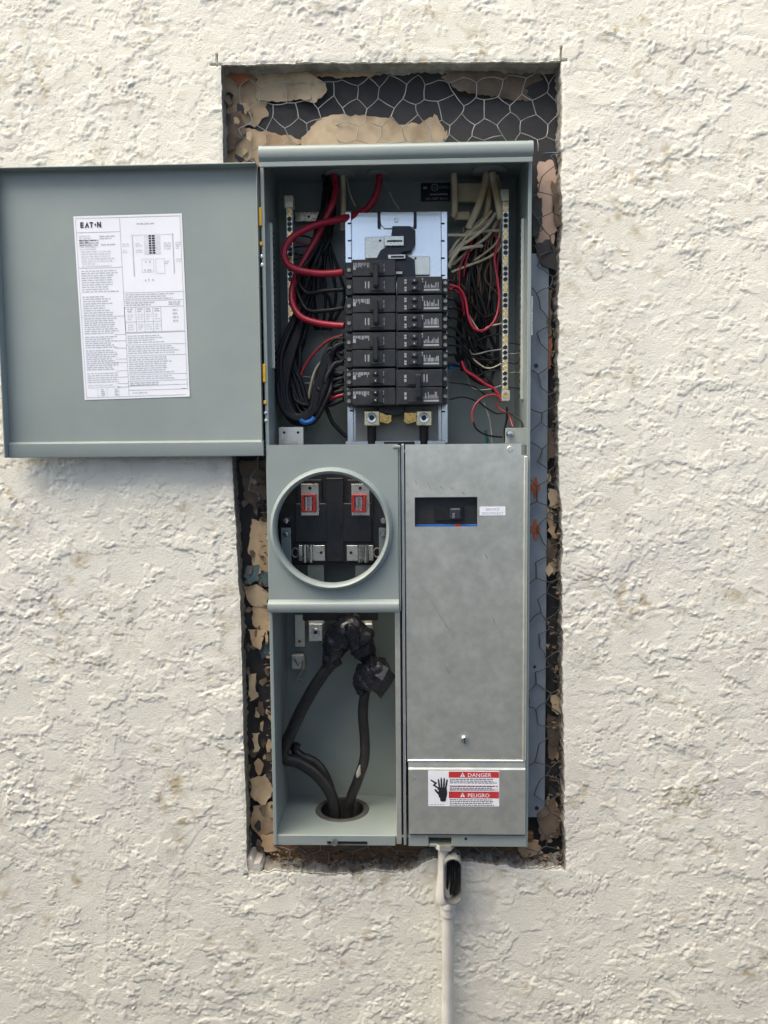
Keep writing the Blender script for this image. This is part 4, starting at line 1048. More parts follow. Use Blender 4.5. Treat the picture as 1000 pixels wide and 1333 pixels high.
wire('bare_wire', [(452, 232, .060), (455, 250, .060), (463, 269, .062)], .0007, 'white', 'thin curved pale wire end right of the cream cable', 'wire')
wire('bare_wire', [(507, 250, .07), (513, 262, .068), (520, 272, .066)], .0006, 'white', 'thin short wire end above the silver pan', 'wire')
wire('bare_wire', [(431, 240, .066), (432, 262, .066), (430, 285, .067)], .0016, 'blackwire', 'thin black wire hanging beside the red cable at the bushing', 'wire')
def bundle(ends, g, lab, seedpt, mid, r, matn, jit, name='black_wire'):
    for (ex, ey, ez), wh in zip(ends, lab):
        j = lambda a: rnd(-a, a)
        pts = [(seedpt[0] + j(5), seedpt[1], seedpt[2] + j(.004))] + [(x + j(jit), y + j(jit), z + j(.006)) for x, y, z in mid(ex, ey)] + [(ex, ey, ez)]
        wire(name, pts, r * rnd(.85, 1.15), matn, 'black wire to %s' % wh, 'wire', g)
# strands dropping straight down between bar and breakers, to the poles
bundle([(447, 377, .024), (447, 401, .024)], 'black wires fanning to the left breakers', ('the lower pole of the top left breaker', 'the upper pole of the second left breaker'), (430, 226, .06),
       lambda ex, ey: [(428, 262, .062), (418, 300, .060), (404, 335, .052), (388, 362, .044), (398, ey + 3, .036), (424, ey + 2, .028)], .0030, 'blackwire', 3)
bundle([(447, 447, .024), (447, 470, .024), (447, 472, .026)], 'black wires fanning to the left breakers', ('the upper pole of the third left breaker', 'the lower pole of the third left breaker', 'just under the third left breaker, half hidden by its neighbour'), (428, 226, .064),
       lambda ex, ey: [(425, 270, .066), (420, 310, .066), (408, 350, .060), (395, 400, .054), (368, 462, .040), (366, 510, .034), (382, 544, .030), (406, 548, .026), (424, 510, .026), (428, ey + 22, .026), (436, ey + 6, .025)], .0040, 'blackwire', 5)
bundle([(447, 486, .024), (447, 496, .024), (447, 520, .024), (447, 488, .026)], 'black wires fanning to the left breakers', ('the upper screw of the upper left tandem breaker', 'the lower screw of the upper left tandem breaker', 'the lower screw of the lowest left tandem breaker', 'the back of the upper left tandem breaker'), (430, 226, .066),
       lambda ex, ey: [(427, 270, .070), (424, 310, .070), (412, 350, .066), (404, 400, .062), (380, 455, .050), (372, 505, .042), (388, 540, .036), (410, 538, .032), (420, 505, .030), (430, ey + 3, .027)], .0030, 'blackwire', 6)
# outer loops hugging the side wall
for k in range(4):
    o = k * 3.5
    wire('black_wire', [(426 + k, 228, .07), (420, 280, .072), (414 + k, 330, .07), (400, 380, .062), (385 + o * .6, 430, .05), (366 + o, 480, .036), (363 + o, 515, .030), (374 + o, 540, .026), (396 + k * 2, 546 - o, .024), (414 - k * 2, 528 - o, .026), (424 + k, 480 - k * 8, .028), (447, 440 + k * 10, .025)], .0040, 'blackwire',
         '%s black wire of the big drooping loop left of the breakers' % ('outermost', 'second outermost', 'third outermost', 'innermost')[k], 'wire', 'black wires looping beside the left breakers')
for k, (mx, my) in enumerate(((400, 345), (410, 360), (422, 350), (432, 345), (440, 350), (418, 372))):
    wire('black_wire', [(427 + k * 2, 228, .075), (425 + k * 2, 280, .076), (424 + k, 312, .074), (mx, my, .070), (mx - 4 + k * 3, 390, .072), (412 + k * 4, 430, .078)], .0024, 'blackwire',
         'thin black wire dropping behind the left breakers', 'wire', 'thin black wires behind the left breakers')
for k in range(10):
    j = lambda a: rnd(-a, a)
    wire('black_wire', [(422 + k * 1.6, 228, .068 + j(.006)), (424 + j(5), 262, .070 + j(.006)), (418 + j(8), 300, .068), (406 + j(12), 340, .064 + j(.008)), (400 + j(12), 385, .064 + j(.01)), (388 + j(10), 430, .060), (380 + j(8), 475, .054), (382 + j(8), 512, .050), (398 + j(6), 532, .046), (414 + j(5), 512, .044), (424, 480 + j(20), .042), (440, 445 + k * 8, .040)], rnd(.0030, .0038), 'blackwire',
         'black wire in the thick bundle between the left bar and the breakers', 'wire', 'black wires bundled left of the breakers')
for k, ye in enumerate((440, 452, 466, 484, 492, 500, 508, 518)):
    j = lambda a: rnd(-a, a)
    wire('black_wire', [(396 + j(8), 420 + k * 3, .056), (384 + j(8), 465, .050 + j(.006)), (380 + k * 2, 505 + j(8), .044), (392 + k * 2, 532 + j(6), .038), (410 + k, 522 - k, .034), (418 + j(4), (ye + 515) / 2, .032), (430 + j(3), ye + 5, .029), (447, ye, .026)], rnd(.0026, .0034), 'blackwire',
         'black wire curling up from the loop into a left breaker', 'wire', 'black wires curling up into the left breakers')
for k in range(5):
    wire('black_wire', [(383, 306 + k * 8, .05), (400, 309 + k * 7 + rnd(-3, 3), .055), (414, 313 + k * 6, .06), (424, 300 + k * 4, .066), (428, 285, .07)], .0013, 'blackwire' if k != 1 else 'redwire2',
         'thin wire leaving the left neutral bar sideways', 'wire', 'thin wires at the left neutral bar')
wire('red_wire', [(424, 285, .06), (412, 318, .056), (398, 348, .05), (384, 372, .046), (384, 395, .045)], .0024, 'redwire2', 'dull red wire slanting down across the left neutral bar', 'wire')
wire('red_wire', [(447, 436, .027), (425, 445, .034), (405, 465, .042), (392, 488, .046), (388, 515, .05)], .0022, 'redwire2', 'dark red wire curving down from the third left breaker', 'wire')
wire('red_wire', [(447, 514, .024), (436, 517, .026), (424, 523, .03), (414, 530, .034)], .0024, 'redwire', 'short red wire at the lowest left breaker', 'wire')
wire('grey_wire', [(447, 464, .026), (430, 462, .032), (412, 480, .044), (404, 505, .05), (402, 520, .052)], .0020, 'white', 'pale wire half hidden in the black loops left of the breakers', 'wire')
for y0 in (490, 498):
    wire('grey_wire', [(388, y0, .058), (400, y0 + 1, .057), (412, y0 + 1, .058)], .0014, 'wire', 'short horizontal bare wire behind the black loops', 'wire', 'short bare wires behind the loops')
wire('black_cable', [(424, 528, .05), (432, 548, .052), (444, 562, .054), (456, 572, .056)], .0030, 'dullcable', 'dusty grey cable running down to the pan rail below the breakers', 'cable')
m = MB(); m.tube(catmull([at(a, b, .022) for a, b in ((390, 546), (397, 550), (405, 548), (410, 543))], 5), [.001] + [.0036] * 14 + [.001], 10)
tag(m.build('blue_tape', MT['bluewire']), 'bright blue tape mark on the lowest black loop', 'tape')

# right side: cream sheaths, fanned thin wires, black tangle
wire('cream_cable', [(591, 226, .066), (592, 245, .066), (592, 276, .066), (590, 282, .068)], .0046, 'cream', 'upright cream cable next to the black data plate', 'cable', n=10)
wire('cream_cable', [(634, 226, .058), (630, 245, .052), (622, 270, .048), (614, 288, .046), (610, 298, .046)], .0050, 'cream', 'cream cable sheath slanting left towards the bundle', 'cable', n=10)
wire('cream_cable', [(637, 226, .062), (637, 248, .060), (634, 275, .058), (626, 300, .058)], .0046, 'cream', 'cream cable sheath hanging between its two neighbours', 'cable', n=10)
wire('cream_cable', [(641, 226, .052), (645, 246, .048), (650, 270, .046), (652, 285, .046)], .0052, 'cream', 'cream cable sheath slanting right to the neutral bar', 'cable', n=10)
wire('cream_cable', [(646, 228, .062), (651, 248, .060), (654, 280, .058), (655, 300, .058)], .0036, 'cream', 'thin cream sheath touching the right neutral bar', 'cable', n=10)
WL = 'thin pale wire fanning from the cream sheaths'
for k, (a, b, c_, d_) in enumerate((((640, 275), (625, 292), (612, 302), (600, 318)), ((640, 285), (618, 300), (600, 318), (586, 342)), ((650, 300), (622, 302), (604, 314), (584, 336)),
        ((652, 292), (648, 314), (628, 332), (606, 346)), ((630, 300), (610, 306), (596, 306), (584, 306)), ((628, 320), (610, 322), (594, 328), (584, 348)), ((655, 298), (652, 320), (636, 335), (588, 354)),
        ((620, 298), (606, 312), (594, 330), (585, 350)), ((645, 278), (632, 296), (612, 312), (598, 322)), ((612, 298), (604, 316), (590, 336), (584, 344)), ((632, 282), (616, 296), (598, 312), (585, 330)), ((648, 288), (634, 308), (616, 322), (590, 344)), ((626, 296), (612, 304), (602, 316), (592, 334)))):
    z = .046 + .004 * (k % 4)
    wire('white_wire', [(*a, z + .004), (*b, z - .004), (*c_, z), (*d_, z + .006)], .0018 + .0003 * (k % 3), 'white' if k % 3 else 'cream', WL, 'wire', 'pale wires fanning from the cream sheaths')
for k, (x0, x1, y1) in enumerate(((612, 606, 360), (618, 600, 372), (644, 648, 372))):
    wire('red_wire', [(x0, 300, .06), ((x0 + x1) / 2 + 3, 322, .056), (x1, 345, .056), (x1 - 2, y1, .06)], .0013, 'redwire', 'thin red wire dropping through the pale wires', 'wire', 'thin red wires among the pale ones')
for k in range(5):
    x = 592 + k * 9
    wire('copper_wire', [(x + 12, 296 + k, .065), (x + 8 + rnd(-4, 4), 325, .066), (x + rnd(-4, 4), 355, .07), (x + rnd(-8, 8), 388, .074)], .0011, 'copper', 'bare copper wire hanging behind the pale wires', 'wire', 'bare copper wires behind the pale ones')
wire('red_wire', [(651, 310, .044), (644, 335, .040), (648, 365, .036), (650, 390, .034), (645, 415, .030), (632, 429, .026), (618, 428, .024), (610, 412, .024), (606, 390, .024), (598, 375, .022), (585, 371, .020)], .0017, 'redwire', 'long red wire in a U loop right of the top right breaker', 'wire')
wire('red_wire', [(585, 376, .021), (597, 380, .026), (602, 392, .032), (604, 410, .04)], .0018, 'redwire', 'short red wire curling down from the top right breaker', 'wire')
for i in range(5):
    for r_ in (0, 1):
        y0 = 365 + i * 24 + r_ * 12
        ex, ey = rnd(606, 640), min(y0 + rnd(30, 90), 500)
        wire('black_wire', [(584, y0, .022), (592, y0 + rnd(0, 3), .024), (600 + rnd(-3, 5), y0 + rnd(4, 18), .032 + rnd(0, .012)), ((600 + ex) / 2, (y0 + ey) / 2 + 8, .044 + rnd(0, .014)), (ex, ey, .052 + rnd(0, .015)), (ex + rnd(0, 20), ey - rnd(-15, 25), .06)], rnd(.0020, .0027), 'blackwire', 'black wire on the %s terminal of the %s tandem breaker down the right column' % (('upper', 'lower')[r_], ('first', 'second', 'third', 'fourth', 'fifth')[i]), 'wire', 'black wires leaving the right breakers')
for k in range(16):
    x = rnd(596, 648)
    wire('black_wire', [(x + rnd(-6, 6), 300 + rnd(0, 30), .066), (x + rnd(-12, 12), 350, .066 + rnd(-.01, .01)), (x + rnd(-14, 14), 410, .064 + rnd(-.01, .01)), (x + rnd(-10, 14), 455, .072), (min(x + rnd(0, 14), 650), 485 + rnd(-15, 10), .07)], rnd(.0018, .0028), 'blackwire', 'black wire hanging in the dark tangle behind the right neutral bar', 'wire', 'black wires hanging right of the breakers')
for k in range(7):
    y0 = 420 + k * 13 + rnd(-4, 4)
    wire('grey_wire', [(600 + rnd(-4, 14), y0 - rnd(4, 26), .058), (618 + rnd(-6, 8), y0 + rnd(-4, 12), .056), (636, y0 + rnd(2, 10), .054), (655, y0 + rnd(-2, 6), .050)], .0011, ('white', 'blackwire', 'wire', 'blackwire')[k % 4], 'thin wire running sideways into the right neutral bar', 'wire', 'thin wires at the right neutral bar')
for k in range(5):
    y0 = 446 + k * 14 + rnd(-3, 3)
    wire('grey_wire', [(663, y0, .046), (671, y0 + rnd(-2, 3), .04), (679, y0 + rnd(-3, 3), .02)], .0008, 'wire' if k % 2 else 'blackwire', 'thin wire between the right neutral bar and the ground bar', 'wire', 'thin wires behind the right neutral bar')
for k in range(6):
    x = 604 + k * 7
    wire('brown_wire', [(x + 10, 300, .060), (x + 6 + rnd(-6, 6), 330, .060), (x + rnd(-8, 8), 362, .062), (x + 6 + rnd(-10, 10), 392, .066), (x + rnd(-10, 10), 425, .07)], .0016, 'brownwire', 'dirty brown wire hanging in front of the dark tangle', 'wire', 'brown wires hanging right of the breakers')
wire('red_wire', [(601, 470, .034), (606, 482, .034), (618, 490, .035), (632, 500, .036), (644, 507, .037), (652, 520, .037)], .0020, 'redwire', 'bright red wire slanting down to the square lug', 'wire')
wire('blue_wire', [(584, 478, .024), (591, 478, .03), (597, 474, .036)], .0026, 'bluewire', 'short blue wire end below the right tandem breakers', 'wire')
wire('red_wire', [(652, 524, .034), (647, 515, .030), (634, 515, .024), (622, 523, .020), (615, 536, .018), (616, 550, .018)], .0013, 'redwire2', 'thin rust red wire forming the top of the low circle', 'wire')
wire('black_wire', [(616, 549, .018), (620, 558, .020), (630, 565, .024), (642, 568, .028), (654, 569, .032)], .0013, 'blackwire', 'thin black wire closing the low circle', 'wire')
wire('black_wire', [(622, 521, .03), (632, 530, .03), (646, 538, .03), (658, 537, .028), (668, 540, .02), (678, 548, .01), (680, 558, .0)], .0013, 'blackwire', 'thin black wire running to the steel corner tab', 'wire')
wire('black_wire', [(660, 530, .03), (660, 545, .032), (657, 560, .034), (658, 575, .036)], .0016, 'blackwire', 'thin black wire dropping below the square lug', 'wire')
wire('red_wire', [(645, 525, .036), (652, 533, .034), (662, 540, .03), (668, 556, .02)], .0013, 'redwire2', 'thin dark red wire running under the square lug', 'wire')
wire('grey_wire', [(586, 498, .022), (605, 500, .034), (620, 505, .05), (632, 514, .06)], .0010, 'blackwire', 'thin wire from the upper pole of the lowest right breaker', 'wire')
wire('grey_wire', [(586, 520, .022), (600, 517, .034), (612, 519, .05), (624, 524, .06)], .0010, 'blackwire', 'thin wire from the lower pole of the lowest right breaker', 'wire')
wire('grey_wire', [(630, 524, .05), (637, 545, .048), (640, 565, .046), (641, 582, .045)], .0010, 'wire', 'thin grey wire dropping inside the low circle', 'wire')
wire('green_wire', [(632, 560, .06), (634, 572, .06), (634, 584, .06)], .0022, 'greenwire', 'dark green wire end behind the low circle', 'wire')

# ------------------------------------------------------------------ service cables with taped ends
def lump(name, path, rad, seed, matn, parent, n=22, turns=5):
    """cable end wound with tape: overlapping turns, lumpy underneath"""
    P = catmull([at(*p) for p in path], 8); mm = len(P); m = MB()
    Rr = np.interp(np.linspace(0, 1, mm), np.linspace(0, 1, len(rad)), rad)
    m.tube(P, list(Rr), n, 0, True); V = np.array(m.v)
    ii = np.arange(len(V)); t = (ii // n) / (mm - 1); w = (ii % n) / n
    k = .0042 * perlin((V[:, 0] + V[:, 1]) * 48, V[:, 2] * 48, seed) + .0030 * (((turns * t + w + .25 * perlin(w * 6, t * 5, seed + 8)) % 1.0) - .5) + .0016 * perlin(V[:, 0] * 150, V[:, 2] * 150, seed + 5)
    ax = np.array([P[min(i // n, mm - 1)] for i in range(len(V))]); d = V - ax; L = np.linalg.norm(d, axis=1, keepdims=True) + 1e-6
    V = V + d / L * k[:, None]; m.v = [tuple(p) for p in V]
    return m.build(name, MT[matn], parent, ang=42)
hy = HC[1]
sc1 = empty('service_cable', (HC[0] - .012, hy, .002)); tag(sc1, 'dusty black service cable bent hard left and up to a big taped end', 'cable')
P = [at(441, 858, .040), at(428, 868, .040), at(410, 893, .040), at(392, 925, .040), at(376, 960, .040), at(369, 978, .041), at(373, 988, .043), at(388, 992, .046), at(410, 1006, .050), at(428, 1028, hy), np.array((HC[0] - .012, hy, .014)), np.array((HC[0] - .012, hy, -.035))]
m = MB(); m.tube(catmull(P, 7), .0088, 14); m.build('cable_jacket', MT['dullcable'], sc1)
lump('taped_end', [(428, 866, .040), (433, 850, .038), (440, 832, .036), (455, 822, .034), (468, 832, .034), (474, 846, .036), (480, 862, .036)], [.008, .016, .022, .025, .023, .016, .010], 3, 'tape', sc1)
lump('tape_tail', [(461, 848, .02), (462, 838, .014), (458, 820, .012), (452, 812, .016)], [.003, .010, .010, .003], 9, 'tape', sc1, 14, 2)
sc3 = empty('service_cable', (HC[0] - .002, hy + .012, .002)); tag(sc3, 'dusty black service cable lying under its bent neighbour', 'cable')
P = [at(386, 968, .058), at(384, 976, .058), at(392, 984, .058), at(410, 992, .058), at(424, 1010, .058), np.array((HC[0] - .014, hy + .014, .018)), np.array((HC[0] - .010, hy + .014, -.035))]
m = MB(); m.tube(catmull(P, 7), .0068, 12); m.build('cable_jacket', MT['dullcable'], sc3)
sc2 = empty('service_cable', (HC[0] + .012, hy, .002)); tag(sc2, 'black service cable rising straight to a taped flag end', 'cable')
P = [at(482, 880, .036), at(475, 903, .040), at(472.5, 930, .042), at(475, 965, .044), at(474, 990, .046), at(466, 1015, .049), np.array((HC[0] + .010, hy, .018)), np.array((HC[0] + .008, hy, -.035))]
m = MB(); m.tube(catmull(P, 7), .0076, 14); m.build('cable_jacket', MT['dullcable'], sc2)
m = MB(); P = [at(464.5, 1018, .046), at(467, 1006, .042), at(469, 996, .041)]; m.tube(P, [.001, .0040, .001], 8); m.build('scuff', MT['mortarpale'], sc2)
lump('taped_end', [(468, 903, .036), (473, 890, .034), (484, 878, .030), (496, 872, .028), (506, 868, .028)], [.006, .017, .022, .021, .013], 23, 'tape', sc2, 18, 4)
# loose tape flag, a folded sheet
m = MB(); F = [[(478, 893, .016), (490, 903, .010), (496, 910, .014)], [(484, 876, .010), (498, 886, .002), (508, 893, .010)], [(494, 862, .014), (506, 870, .006), (515.5, 880, .014)]]
vs = [at(*p) for row in F for p in row]; vs += [v + np.array((0, .0012, 0)) for v in vs]
fs = [(r * 3 + c_, r * 3 + c_ + 1, r * 3 + c_ + 4, r * 3 + c_ + 3) for r in (0, 1) for c_ in (0, 1)]
fs += [tuple(i + 9 for i in f[::-1]) for f in fs]; edge = [0, 1, 2, 5, 8, 7, 6, 3]
fs += [(edge[i], edge[(i + 1) % 8], edge[(i + 1) % 8] + 9, edge[i] + 9)[::-1] for i in range(8)]
m.add(vs, fs); m.build('tape_flag', MT['tape'], sc2, ang=15)

# ================================================================== CONDUIT
cd_ = empty('conduit', tuple(atz(583, 1333, -.15)[:1]) + (-.018, -.2)); tag(cd_, 'cream painted conduit with an open access fitting below the panel', 'conduit')
yc = -.026
ct = at(583, 1185, yc); cb = at(583.5, 1345, yc); xc = ct[0]
m = MB(); m.lathez(xc, yc, [(.0086, -1.19), (.0086, ct[2])], 24); m.build('pipe', MT['conduit'], cd_)
m = MB(); z0 = at(583, 1191, yc)[2]; z1 = at(583, 1166, yc)[2]
m.lathez(xc, yc, [(.0096, z0), (.0104, z0 + .001), (.0104, z0 + .013), (.0118, z0 + .0135), (.0118, z0 + .0195), (.0108, z0 + .021), (.0112, z1)], 24); m.build('coupling', MT['conduit'], cd_)
# open access body: hollow trough facing right-front
zb0, zb1 = at(583, 1172, yc)[2], at(583, 1104, yc)[2]
xl_, xr_ = at(571, 1140, yc - .01)[0], at(601, 1140, yc - .01)[0]
def oval(cx, hw, z0, z1, n=10):
    P = []
    for i in range(n + 1): t = math.pi * i / n; P.append((cx + hw * math.cos(t), z1 - hw + hw * math.sin(t)))
    for i in range(n + 1): t = math.pi + math.pi * i / n; P.append((cx + hw * math.cos(t), z0 + hw + hw * math.sin(t)))
    return P
ccx = (xl_ + xr_) / 2 + .0035; hw = .0130
O = oval(ccx, hw, zb0 + .006, zb1 - .004); I = oval(ccx, hw - .0014, zb0 + .0074, zb1 - .0054); N = len(O)
m = MB(); yf = yc - .021
vs = [(a, yf, b) for a, b in O] + [(a, yf, b) for a, b in I] + [(a, yc + .010, b) for a, b in O] + [(a, yc + .006, b) for a, b in I]
fs = []
for i in range(N):
    j = (i + 1) % N
    fs += [(i, j, N + j, N + i), (j, i, 2 * N + i, 2 * N + j), (N + i, N + j, 3 * N + j, 3 * N + i)]
fs.append(tuple(range(3 * N, 4 * N))); mi = [0] * len(fs)
m.add(vs, fs); body = m.build('access_fitting', MT['rim'], cd_, ang=40)
m = MB(); m.add([(a, yf - .0003, b) for a, b in O] + [(a, yf - .0003, b) for a, b in I], [(i, (i + 1) % N, N + (i + 1) % N, N + i) for i in range(N)]); m.build('gasket_rim', MT['rim'], body)
I2 = oval(ccx, hw - .0016, zb0 + .0076, zb1 - .0056)
m = MB(); m.add([(a, yf + .002, b) for a, b in I2] + [(a, yc + .0055, b) for a, b in I2], [(i, (i + 1) % N, N + (i + 1) % N, N + i) for i in range(N)] + [tuple(range(N, 2 * N))]); m.build('inner_lining', MT['rim'], body)
m = MB(); m.lathez(xl_ + .0075, yc, [(.0112, zb0), (.0122, zb0 + .004), (.0112, zb0 + .016), (.0085, zb0 + .04), (.0078, zb1 - .004), (.0090, zb1), (.0125, zb1 + .002), (.0125, zb1 + .008)], 20); m.build('fitting_spine', MT['conduit'], cd_)
m = MB(); m.lathez(xl_ + .0095, yc, [(.0145, zb1 + .0022), (.0145, zb1 + .009), (.010, zb1 + .0095)], 6); m.build('locknut', MT['zinc'], cd_)
for k in range(3):
    x = 584 + k * 5
    wire('black_wire', [(x + 2, 1110, yc - .004), (x, 1125, yc - .008), (x - 1 + k, 1145, yc - .010), (x - 3, 1164, yc - .006)], .0019, 'blackwire', 'dark wire visible inside the open conduit fitting', 'wire', 'wires inside the conduit fitting')

# ================================================================== OPENING: building paper, netting, debris
YP = .020
bpaper = empty('building_paper', (0, YP, -.05)); tag(bpaper, 'torn black and tan building paper exposed around the panel', 'building paper')
def sheet(x0, x1, z0, z1, y, matn, name, amp=.0015, st=.012, seed=1):
    nx = max(2, int((x1 - x0) / st)); nz = max(2, int((z1 - z0) / st))
    xs = np.linspace(x0, x1, nx + 1); zs = np.linspace(z0, z1, nz + 1); vs = []
    for x in xs:
        for z in zs: vs.append((x, y + amp * float(perlin(x * 28, z * 28, seed)), z))
    fs = [(i * (nz + 1) + j, (i + 1) * (nz + 1) + j, (i + 1) * (nz + 1) + j + 1, i * (nz + 1) + j + 1) for i in range(nx) for j in range(nz)]
    m = MB(); m.add(vs, fs); return m.build(name, MT[matn], bpaper, ang=60)
sheet(-.33, .33, ZT + .0045, 1.17, YP + .003, 'felt', 'black_sheet', seed=1)
sheet(-.33, BX0 - .003, -.16, ZT + .0045, YP + .004, 'felt', 'black_sheet', seed=2)
sheet(BX1 + .003, .33, -.16, ZT + .0045, YP + .004, 'felt', 'black_sheet', seed=3)
sheet(BX0 - .003, BX1 + .003, -.16, -.003, YP + .008, 'felt', 'black_sheet', seed=4)
def flap(poly, y, matn, seed, tilt=0.0, ragpx=1.7, thick=.0012):
    """a torn piece of paper: traced outline, ragged edge, slight curl, real thickness"""
    pts = []; n = len(poly)
    for i in range(n):
        a, b = np.array(poly[i], float), np.array(poly[(i + 1) % n], float); k = max(1, int(np.hypot(*(b - a)) / 4))
        for j in range(k): pts.append(a + (b - a) * j / k)
    rs = random.Random(seed)
    pts = [(p[0] + rs.uniform(-ragpx, ragpx), p[1] + rs.uniform(-ragpx, ragpx)) for p in pts]
    W = np.array([at(a, b, y) for a, b in pts]); c_ = W.mean(0)
    lift = .0022 * perlin(W[:, 0] * 60, W[:, 2] * 60, seed) + tilt * (W[:, 0] - c_[0])
    W[:, 1] += lift
    N = len(W)
    ar = np.sum(W[:, 0] * np.roll(W[:, 2], -1) - np.roll(W[:, 0], -1) * W[:, 2])
    if ar < 0: W = W[::-1]
    vs = list(W) + [p + np.array((0, thick, 0)) for p in W]
    fs = [tuple(range(N))] + [((i + 1) % N, i, N + i, N + (i + 1) % N) for i in range(N)]
    m = MB(); m.add(vs, fs); return m.build('torn_flap', MT[matn], bpaper, ang=40)
TR = [
    ([(333, 94), (345, 90), (400, 95), (424, 108), (426, 122), (412, 134), (390, 130), (350, 132), (334, 128)], YP - .004, 'kraft2'),
    ([(293, 98), (330, 92), (345, 130), (348, 150), (330, 163), (297, 158)], YP - .001, 'kraft'),
    ([(392, 184), (415, 160), (430, 151), (460, 152), (505, 152), (520, 161), (545, 160), (570, 145), (590, 132), (593, 150), (598, 192), (392, 194)], YP - .002, 'kraft2'),
    ([(294, 172), (320, 167), (345, 172), (380, 178), (398, 186), (345, 200), (335, 222), (294, 222)], YP - .002, 'kraft'),
    ([(400, 99), (400, 86), (470, 82), (502, 86), (496, 97), (440, 101)], YP - .003, 'kraft'),
    ([(575, 104), (600, 90), (728, 84), (731, 124), (690, 130), (660, 128), (600, 122)], YP - .001, 'kraft3'),  # tan paper in shade, the shade put into a darker brown
    ([(700, 210), (722, 209), (725, 232), (720, 262), (724, 300), (716, 332), (700, 330), (697, 300), (701, 262)], YP - .006, 'pink'),
    ([(694, 262), (704, 258), (706, 290), (700, 312), (694, 308)], YP - .011, 'felt'), ([(718, 236), (730, 240), (731, 300), (722, 290)], YP - .010, 'kraft3'), ([(696, 318), (714, 312), (727, 326), (726, 352), (706, 346)], YP - .012, 'felt'),
    ([(300, 96), (322, 90), (326, 102), (312, 112)], YP - .005, 'rustpaper'),
    ([(290, 150), (310, 145), (322, 170), (300, 200), (291, 190)], YP - .004, 'kraft3'),
    ([(312, 600), (352, 598), (350, 640), (335, 665), (318, 650)], YP, 'kraft3'),
    ([(328, 676), (350, 680), (352, 745), (336, 752), (324, 720)], YP - .006, 'kraft'),
    ([(322, 736), (336, 734), (338, 756), (326, 762), (318, 750)], YP - .010, 'teal'), ([(340, 744), (352, 745), (352, 762), (342, 760)], YP - .012, 'teal'),
    ([(316, 765), (332, 760), (350, 772), (346, 790), (326, 788)], YP - .006, 'kraft2'), ([(330, 790), (356, 786), (358, 816), (342, 826), (328, 812)], YP - .006, 'kraft'),
    ([(322, 818), (344, 822), (340, 846), (328, 840)], YP - .009, 'kraft'), ([(336, 838), (358, 832), (358, 856), (340, 858)], YP - .004, 'teal'),
    ([(322, 880), (332, 878), (334, 900), (338, 908), (326, 912)], YP - .008, 'kraft2'), ([(329, 955), (337, 953), (338, 978), (330, 980)], YP - .010, 'kraft2'),
    ([(326, 1015), (345, 1008), (356, 1030), (345, 1048), (328, 1040)], YP - .008, 'kraft2'), ([(330, 1050), (356, 1044), (360, 1080), (340, 1090), (326, 1075)], YP - .004, 'kraft'),
    ([(338, 1088), (360, 1086), (362, 1106), (344, 1108)], YP - .010, 'kraft'), ([(716, 905), (730, 903), (731, 930), (718, 926)], YP - .012, 'kraft2'),
    ([(714, 635), (728, 640), (727, 665), (716, 660)], YP - .010, 'kraft2'), ([(712, 660), (727, 668), (722, 700), (714, 690)], YP - .009, 'kraft'),
    ([(712, 930), (730, 935), (726, 985), (714, 990)], YP - .004, 'kraft3'), ([(700, 1060), (722, 1040), (732, 1060), (728, 1090), (704, 1095)], YP - .010, 'kraft3'),
    ([(672, 1098), (700, 1094), (706, 1112), (680, 1118)], YP - .012, 'kraft'), ([(708, 380), (718, 378), (718, 460), (709, 464)], YP - .004, 'kraft3'), ([(711, 440), (718, 438), (718, 480), (711, 482)], YP - .006, 'rustpaper'),
    ([(709, 560), (726, 555), (727, 590), (712, 600)], YP - .005, 'kraft3'), ([(705, 700), (726, 705), (722, 740), (708, 745)], YP - .003, 'kraft3'),
]
for i, (p, y, mt) in enumerate(TR): flap(p, y, mt, 50 + i, tilt=random.uniform(-.12, .12))
for i in range(120):       # small crumbled scraps
    if i < 70: cx, cy = rnd(314, 356), rnd(605, 1114)
    elif i < 105: cx, cy = rnd(713, 732), rnd(345, 1110)
    else: cx, cy = rnd(295, 332), rnd(95, 215)
    s = rnd(2.0, 6); k = random.randint(4, 8); ev = rnd(.8, 2.2)
    poly = [(cx + s * rnd(.6, 1.3) * math.cos(2 * math.pi * j / k), cy + ev * s * rnd(.5, 1.5) * math.sin(2 * math.pi * j / k)) for j in range(k)]
    flap(poly, YP - rnd(.001, .012), random.choice(('kraft', 'kraft2', 'kraft3', 'kraft3', 'kraft3', 'felt')), 200 + i, tilt=rnd(-.8, .8), ragpx=1.1)

# wood blocking under the box
m = MB(); a = rect(352, 1103, 694, 1122, .018); m.box(a[0], a[1], .016, .050, a[2] - .012, -.004, .001)
tag(m.build('wood_block', MT['wood']), 'raw brown wood block under the panel', 'wood block')
